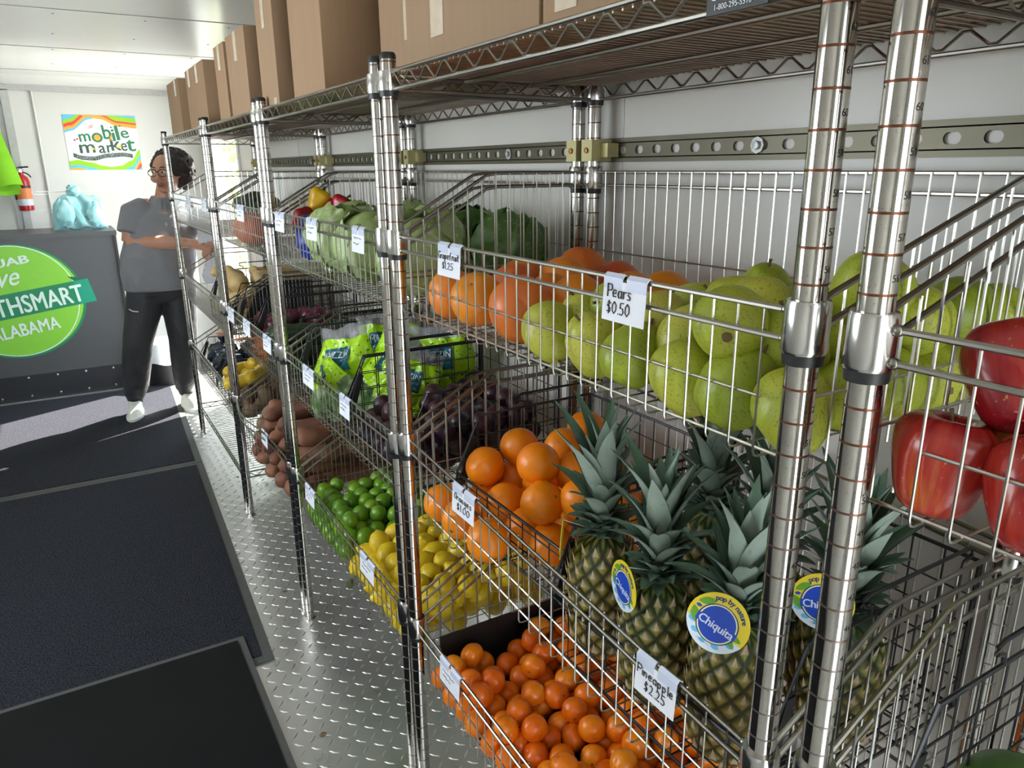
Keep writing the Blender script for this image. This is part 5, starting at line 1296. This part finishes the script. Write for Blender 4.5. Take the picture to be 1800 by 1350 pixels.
# bin behind the woman
tc = thing('waste_bin', 'black waste bin with a white liner folded over its rim, behind the woman', 'bin', (.50, 5.75, 0)); bx_, by_ = .50, 5.78
build('tub', MB().lathe([(.13, .0), (.15, .25), (.155, .30), (.145, .30), (.13, .02), (0, .02)], 28, (bx_, by_, 0)), M_black, tc)
build('liner', MB().lathe([(.157, .17), (.163, .22), (.160, .30), (.150, .315), (.14, .30), (.10, .22), (0, .2)], 36, (bx_, by_, 0), fn=lambda q, a: Vector((q.x * (1 + .03 * math.sin(9 * a)), q.y * (1 + .03 * math.sin(9 * a)), q.z + .012 * math.sin(5 * a) * (q.z < .24)))), flat('white_liner', (.72, .75, .80), .4), tc)
# crumbs and a leaf on the metal floor
for i, (u, v, s_) in enumerate(((418, 838, .006), (500, 1040, .008), (480, 1275, .008), (568, 1290, .009), (580, 1020, .005))):
    q = at(u, v, 2, .003); m = MB().sphere(q, (s_, s_ * .7, .0028), 8, 6, fn=wob(i, .6, 2)); solo('crumb', m, M_stem, (q.x, q.y, 0), ('dark crumb on the metal floor near the far posts', 'dark crumb on the metal floor by the mat corner', 'dark crumb on the metal floor beside the black mat', 'dark crumb on the metal floor under the lemons', 'small dark crumb beside the leaf scrap')[i], 'crumb')
q = at(612, 1026, 2, .006); m = MB()
for k in range(3): m.add([(q.x - .012 + .012 * k, q.y - .03 + .016 * k, .0025), (q.x + .008 + .008 * k, q.y - .022 + .012 * k, .006), (q.x + .014 + .006 * k, q.y + .012 + .01 * k, .010), (q.x - .004 + .01 * k, q.y + .010 + .01 * k, .004)], [(0, 1, 2, 3)], True)
solo('leaf_scrap', m, M_calyx, (q.x, q.y, 0), 'scrap of green leaf fallen on the metal floor under the lemons', 'leaf')

# ------------------------------------------------------------------ the woman
PY = 5.03
pw = thing('person', 'woman with curly hair and glasses in grey polo shirt, black joggers and white sneakers', 'person', (.40, PY, 0))
def remesh_build(name, mb, mat, parent, voxel, smooth=6, **kw):
    me = mb.mesh(name, mat); ob = bpy.data.objects.new(name, me); COL.objects.link(ob)
    r = ob.modifiers.new('r', 'REMESH'); r.mode = 'VOXEL'; r.voxel_size = voxel; r.use_smooth_shade = True
    s_ = ob.modifiers.new('s', 'SMOOTH'); s_.iterations = smooth; s_.factor = .5
    me2 = bpy.data.meshes.new_from_object(ob.evaluated_get(bpy.context.evaluated_depsgraph_get())); bpy.data.objects.remove(ob)
    if not me2.materials: me2.materials.append(mat)
    og = org(parent); me2.transform(Matrix.Translation(-og)); me2.name = name
    return link_mesh(name, me2, parent, **kw)
t = NT('skin'); t.set(t.mix(t.noise(14, 3), (.40, .19, .12, 1), (.50, .26, .17, 1)), .5, 0, Subsurface_Weight=.08, Subsurface_Radius=(.01, .004, .002)); M_skin = t.m
D = Vector((-.60, -.78, -.10)).normalized(); HC = Vector((.590, PY - .01, 1.484)); HR = Vector((0, 0, 1)).cross(-D).normalized(); HU = (-D).cross(HR).normalized()
HR = -HR if HR.x < 0 else HR; HU = HU if HU.z > 0 else -HU
hp = lambda r_, u_, f_: HC + HR * r_ + HU * u_ + D * f_       # head frame: right, up, forward
b = MB()
def headfn(q):
    # q on unit sphere in (right, forward, up)
    k = 1.0
    if q.z < -.2: k *= 1 - .22 * (-.2 - q.z) * (1 - max(0, q.y) * .6)
    return Vector((q.x * .074 * k, q.y * .094, q.z * .112))
nb = len(b.v); b.sphere((0, 0, 0), 1, 32, 24, fn=headfn)
for i in range(nb, len(b.v)): x, y, z = b.v[i]; b.v[i] = tuple(hp(x, z, y))
b.tube([hp(0, .020, .086), hp(0, -.006, .100), hp(0, -.026, .113), hp(0, -.036, .098)], [.010, .012, .017, .010], 10)     # nose
for s_ in (-1, 1):
    b.sphere(hp(.014 * s_, -.032, .100), .009, 10, 8); b.sphere(hp(.042 * s_, -.028, .062), (.030, .030, .026), 12, 8); b.sphere(hp(.074 * s_, -.004, .0), (.014, .018, .028), 10, 8)
    b.sphere(hp(.030 * s_, .030, .074), (.026, .018, .012), 12, 8)
b.sphere(hp(0, -.090, .066), (.026, .026, .020), 12, 8)
b.tube([hp(-.020, -.060, .090), hp(0, -.057, .098), hp(.020, -.060, .090)], [.006, .008, .006], 8)
b.tube([(.545, PY + .03, 1.25), (.565, PY + .02, 1.33), HC + Vector((-.005, .015, -.06))], [.075, .062, .056], 16)
b.tube([(.49, PY + .02, .80), (.49, PY + .02, .95), (.52, PY + .02, 1.12), (.545, PY + .02, 1.25), (.55, PY + .02, 1.30)], [.15, .15, .14, .13, .08], 18)
sR, eR, wR = Vector((.385, PY, 1.265)), Vector((.335, PY - .03, 1.085)), Vector((.62, PY - .26, 1.085))
sL, eL, wL = Vector((.705, PY + .03, 1.265)), Vector((.80, PY - .06, 1.09)), Vector((.775, PY - .28, 1.075))
b.tube([(.47, PY + .01, 1.27), sR, sR.lerp(eR, .5), eR], [.07, .062, .054, .050], 14); b.tube([eR, eR.lerp(wR, .3), eR.lerp(wR, .7), wR], [.050, .050, .039, .029], 14)
b.tube([(.62, PY + .02, 1.27), sL, sL.lerp(eL, .5), eL], [.07, .062, .054, .048], 14); b.tube([eL, eL.lerp(wL, .4), wL], [.048, .046, .029], 14)
hipR, hipL = Vector((.41, PY, .86)), Vector((.56, PY, .86)); kR, kL = Vector((.292, PY - .02, .475)), Vector((.552, PY - .03, .465)); aR, aL = Vector((.232, PY + .03, .09)), Vector((.535, PY + .03, .09))
for h, k_, a_ in ((hipR, kR, aR), (hipL, kL, aL)): b.tube([(h.x * .6 + .49 * .4, PY + .01, .88), h, h.lerp(k_, .5), k_, k_.lerp(a_, .4), a_], [.11, .10, .082, .060, .055, .036], 14)
def hand(w, d, side, up, curl):
    d = Vector(d).normalized(); up = (Vector(up) - d * Vector(up).dot(d)).normalized(); sd = d.cross(up) * side
    pm = [w, w + d * .045, w + d * .085]; b.tube(pm, [.026, .031, .029], 12); b.tube([w + d * .03 + sd * .012, w + d * .08 + sd * .016], [.022, .019], 10); b.tube([w + d * .03 - sd * .012, w + d * .08 - sd * .016], [.022, .019], 10)
    for k in range(4):
        L = (.062, .074, .070, .055)[k]; o_ = w + d * .082 + sd * (.027 - .018 * k); c1 = d * math.cos(curl) - up * math.sin(curl); c2 = d * math.cos(curl * 2) - up * math.sin(curl * 2)
        p1 = o_ + c1 * L * .5; p2 = p1 + c2 * L * .5; b.tube([o_ - d * .012, o_, p1, p2], [.0095, .0095, .0088, .0068], 8)
    t0 = w + d * .025 + sd * .028; t1 = t0 + (d * .55 + sd * .7 - up * .3).normalized() * .035; t2 = t1 + (d * .85 + sd * .1 - up * .5).normalized() * .030; b.tube([t0 - sd * .012, t0, t1, t2], [.013, .013, .0105, .0082], 8)
hand(wR, (.86, -.30, -.22), -1, (-.2, -.35, .9), .55); hand(wL, (-.62, -.55, -.25), 1, (-.2, .1, .95), .6)
body = remesh_build('body', b, M_skin, pw, .0048, 5)
# face details
M_eye = flat('eye_white', (.70, .68, .66), .2); M_iris = flat('brown_iris', (.03, .015, .008), .15); M_lip = flat('lips', (.30, .075, .065), .4)
M_hair = flat('dark_brown_hair', (.022, .013, .010), .75, var=.6, scale=70)
for s_ in (-1, 1):
    e = build('eye', MB().sphere(hp(.030 * s_, .012, .082), (.0108, .0095, .0085), 12, 8), M_eye, body); build('iris', MB().sphere(hp(.030 * s_ - .004, .011, .0905), .0052, 10, 8), M_iris, e)
    build('eyebrow', MB().tube([hp(.014 * s_, .036, .093), hp(.030 * s_, .041, .090), hp(.047 * s_, .036, .078)], [.0025, .0032, .0018], 6), M_hair, body)
build('lips', MB().tube([hp(-.021, -.061, .093), hp(-.008, -.056, .1025), hp(0, -.058, .104), hp(.008, -.056, .1025), hp(.021, -.061, .093)], [.0022, .0052, .0048, .0052, .0022], 8).tube([hp(-.018, -.064, .094), hp(0, -.068, .103), hp(.018, -.064, .094)], [.002, .0058, .002], 8), M_lip, body)
gl = MB()
for s_ in (-1, 1):
    gl.tube([hp(s_ * (.031 + .0245 * math.cos(a)), .008 + .0205 * math.sin(a), .108 - .012 * abs(math.cos(a)) * (s_ * math.cos(a) > 0)) for a in [2 * PI * k / 22 for k in range(22)]], .0021, 6, True)
    gl.tube([hp(.055 * s_, .016, .097), hp(.076 * s_, .016, .060), hp(.079 * s_, .010, .0)], .0018, 6)
gl.tube([hp(-.0075, .014, .107), hp(0, .017, .110), hp(.0075, .014, .107)], .002, 6); build('glasses', gl, M_black, pw)
# hair: one shock of short curls round the head
h = MB(); hc = HC - D * .034 + Vector((.018, .005, .022))
h.sphere(hc, (.118, .112, .112), 72, 48, fn=lambda q: q * (1 + .08 * noise.noise(q * 3.2) + .07 * abs(noise.noise(q * 9)) + .04 * noise.noise(q * 21)) * (1 if q.z > -.5 else 1 - .12))
h.sphere(hc + HR * .045 - D * .02 + Vector((0, 0, -.055)), (.066, .066, .070), 48, 32, fn=lambda q: q * (1 + .12 * noise.noise(q * 4 + Vector((3, 1, 0))) + .10 * abs(noise.noise(q * 11))))
h.sphere(hc - HR * .050 - D * .0 + Vector((0, 0, -.01)), (.050, .050, .058), 40, 28, fn=lambda q: q * (1 + .12 * noise.noise(q * 4) + .10 * abs(noise.noise(q * 11))))
rr = random.Random(4)
for k in range(150):
    a = rr.random() * 6.28; z = rr.uniform(-.6, 1); r_ = math.sqrt(1 - min(1, z * z)); n_ = Vector((r_ * math.cos(a), r_ * math.sin(a), z))
    if n_.dot(D) > .35: continue
    c = hc + Vector((n_.x * .118, n_.y * .112, n_.z * .112)); tn = n_.orthogonal().normalized(); bn_ = n_.cross(tn); w = .009 + .006 * rr.random()
    h.tube([c + (tn * math.cos(q) + bn_ * math.sin(q)) * w + n_ * (.002 * q) for q in [i * .8 for i in range(8)]], .0028, 4)
build('hair', h, M_hair, pw)
# polo shirt
def loft(m, rings, n=28, cap=False):
    vs = []; fs = []
    for c, rx, ry, ax in rings:
        ax = Vector(ax).normalized(); u = Vector((1, .12, 0)); u = (u - ax * u.dot(ax))
        if u.length < .2: u = Vector((0, 0, 1)) - ax * ax.z
        u.normalize(); w = ax.cross(u)
        for k in range(n):
            a = 2 * PI * k / n; vs.append(Vector(c) + u * rx * math.cos(a) + w * ry * math.sin(a))
    for i in range(len(rings) - 1):
        for k in range(n): fs.append((i * n + k, i * n + (k + 1) % n, (i + 1) * n + (k + 1) % n, (i + 1) * n + k))
    fs.append(tuple(range(n - 1, -1, -1))); fs.append(tuple((len(rings) - 1) * n + k for k in range(n)))
    m.add(vs, fs, True)
t = NT('grey_polo'); t.set(t.mix(t.noise(5, 3), (.18, .18, .19, 1), (.215, .215, .228, 1)), .85); t.bump(t.noise(8, 2), .55, .05); M_polo = t.m
m = MB(); Z = (0, 0, 1)
loft(m, [((.478, PY + .0, .795), .212, .160, Z), ((.478, PY, .80), .218, .166, Z), ((.478, PY, .90), .224, .172, Z), ((.482, PY, 1.00), .216, .168, Z), ((.50, PY + .005, 1.08), .204, .158, Z), ((.525, PY + .01, 1.17), .198, .148, Z), ((.545, PY + .015, 1.245), .190, .125, Z), ((.552, PY + .02, 1.290), .145, .098, Z), ((.558, PY + .02, 1.318), .088, .078, Z), ((.562, PY + .015, 1.338), .070, .068, Z)], 40)
def sleeve(s_, e_, r0, r1, inn):
    d = (e_ - s_).normalized(); end = s_.lerp(e_, .72)
    m.tube([inn, inn.lerp(s_, .6), s_ + d * .012 + Vector((0, 0, -.006)), s_.lerp(e_, .35), end], [.085, .086, .084, .080, .082], 24)
sleeve(sR, eR, .08, .08, Vector((.455, PY + .01, 1.245))); sleeve(sL, eL, .08, .08, Vector((.635, PY + .02, 1.245)))
def capped(m):
    return m
sh = remesh_build('polo_shirt', m, M_polo, pw, .0075, 8)
# collar and placket
nk = Vector((.562, PY + .015, 1.338))
def neckpt(a, r_, z): return Vector((nk.x + r_ * 1.05 * math.cos(a), nk.y + r_ * math.sin(a), z))
m = MB(); N = 26; vs = []; fs = []
A0 = -PI / 2 - .18
for k in range(N + 1):
    a = A0 + .16 + (2 * PI - .32) * k / N; e = min(k, N - k) / 7.0; pt_ = max(0, 1 - e)
    vs += [neckpt(a, .066, 1.340 - .012 * pt_), neckpt(a, .072, 1.350 - .014 * pt_), neckpt(a, .100 + .016 * pt_, 1.312 - .040 * pt_)]
for k in range(N): a = k * 3; fs += [(a, a + 3, a + 4, a + 1), (a + 1, a + 4, a + 5, a + 2)]
m.add(vs, fs, True); build('collar', m, M_polo, sh)
build('placket', MB().prism([(.520, PY - .128, 1.150), (.548, PY - .130, 1.150), (.556, PY - .072, 1.312), (.534, PY - .072, 1.312)], (0, -.006, 0)), M_polo, sh)
# joggers
t = NT('black_joggers'); t.set(t.mix(t.noise(6, 3), (.013, .013, .016, 1), (.026, .026, .030, 1)), .62); t.bump(t.noise(6, 3), .8, .04); M_pants = t.m
m = MB()
loft(m, [((.478, PY, .90), .19, .145, Z), ((.480, PY, .84), .20, .158, Z), ((.482, PY, .77), .196, .15, Z), ((.482, PY, .72), .15, .11, Z)], 36)
for h_, k_, a_, s_ in ((hipR, kR, aR, -1), (hipL, kL, aL, 1)):
    d = (k_ - h_).normalized(); d2 = (a_ - k_).normalized()
    loft(m, [(h_ + Vector((.012 * s_ * 0, 0, .0)), .105, .128, d), (h_.lerp(k_, .25), .112, .122, d), (h_.lerp(k_, .6), .098, .106, d), (k_, .086, .092, d + d2), (k_.lerp(a_, .35), .084, .088, d2), (k_.lerp(a_, .7), .074, .078, d2), (a_ + Vector((0, 0, .045)), .062, .064, d2), (a_ + Vector((0, 0, .030)), .050, .052, d2), (a_ + Vector((0, 0, .0)), .046, .048, d2)], 28)
pn = remesh_build('joggers', m, M_pants, pw, .0085, 6)
build('zip', MB().tube([(.268, PY - .105, .700), (.285, PY - .118, .688), (.315, PY - .122, .682)], .0028, 5), M_white, pn)
# sneakers
M_shoe = flat('white_sneaker', (.72, .72, .66), .6); M_sole = flat('sneaker_sole', (.78, .80, .76), .5)
def sneaker(a_, yaw, label):
    m = MB(); c, s_ = math.cos(yaw), math.sin(yaw); vs = []; fs = []; n = 22; zs = [0.0, .014, .030, .048, .066, .085, .100, .112]
    for j, z in enumerate(zs):
        for k in range(n):
            a = 2 * PI * k / n; u = math.cos(a); v = math.sin(a)             # u forward
            L = .140 - .012 * (j == 0); wd = .048 if u > .0 else .038; x = u * L; y = v * wd * (1 - .12 * max(0, u) ** 3)
            k_ = j / (len(zs) - 1)
            if j > 1: x = x * (1 - .55 * max(0, k_ - .12)) - .055 * max(0, k_ - .12) * (1 if u > 0 else .4); y *= 1 - .28 * k_
            zz = z - (.030 * max(0, u) * k_)
            vs.append((a_.x + c * (x + .045) - s_ * y, a_.y + s_ * (x + .045) + c * y, zz + .012))
    for j in range(len(zs) - 1):
        for k in range(n): fs.append((j * n + k, j * n + (k + 1) % n, (j + 1) * n + (k + 1) % n, (j + 1) * n + k))
    fs.append(tuple(range(n))); fs.append(tuple(range((len(zs) - 1) * n, len(zs) * n))); m.add(vs, fs, True)
    o = build('sneaker', m, M_shoe, pw)
    b2 = MB(); ring_ = [Vector(vs[k]) for k in range(n)]; ctr = sum(ring_, Vector()) / n
    b2.prism([tuple(ctr + (q - ctr) * 1.07 - Vector((0, 0, .012))) for q in ring_], (0, 0, .026)); build('sole', b2, M_sole, o)
    l_ = MB()
    for q in range(4):
        f_ = .085 - .026 * q; z = .066 + .014 * q; p1 = (a_.x + c * (f_ + .01) - s_ * .022, a_.y + s_ * (f_ + .01) + c * .022, z); p2 = (a_.x + c * f_ + s_ * .022, a_.y + s_ * f_ - c * .022, z); pm = ((p1[0] + p2[0]) / 2 + c * .008, (p1[1] + p2[1]) / 2 + s_ * .008, z + .014); l_.tube([p1, pm, p2], .0035, 5)
    build('laces', l_, M_white, o)
sneaker(aR, -PI / 2 - .25, ''); sneaker(aL, -PI / 2 + .25, '')
# what she holds
q = wR + Vector((.10, -.05, .01))
m = MB(); N = 8
vs = [(q.x - .05 + .12 * i / N, q.y - .025 + .012 * math.sin(3 * i / N), q.z + .07 - .085 * j / N + .025 * i / N) for j in range(N + 1) for i in range(N + 1)]
m.add(vs, [(j * (N + 1) + i, j * (N + 1) + i + 1, (j + 1) * (N + 1) + i + 1, (j + 1) * (N + 1) + i) for j in range(N) for i in range(N)], True)
solo('paper_slip', m, M_white, tuple(q), 'white paper slip in the woman\'s hands', 'paper')
q = wL + Vector((-.02, -.06, -.03))
t = NT('thin_clear_film'); t.set((.70, .70, .80, 1), .15, 0, Alpha=.55); t.bump(t.noise(26, 4), 1, .01)
m = MB().lathe([(.012, .0), (.02, -.03), (.05, -.08), (.075, -.14), (.07, -.19), (.03, -.215), (0, -.215)], 30, tuple(q), fn=lambda p_, a: Vector((p_.x * (1 + .28 * math.sin(5 * a + p_.z * 22)), p_.y * (1 + .22 * math.sin(4 * a - p_.z * 15)), p_.z)))
solo('film_bag', m, t.m, tuple(q), 'thin clear produce bag hanging from the woman\'s hand', 'bag')
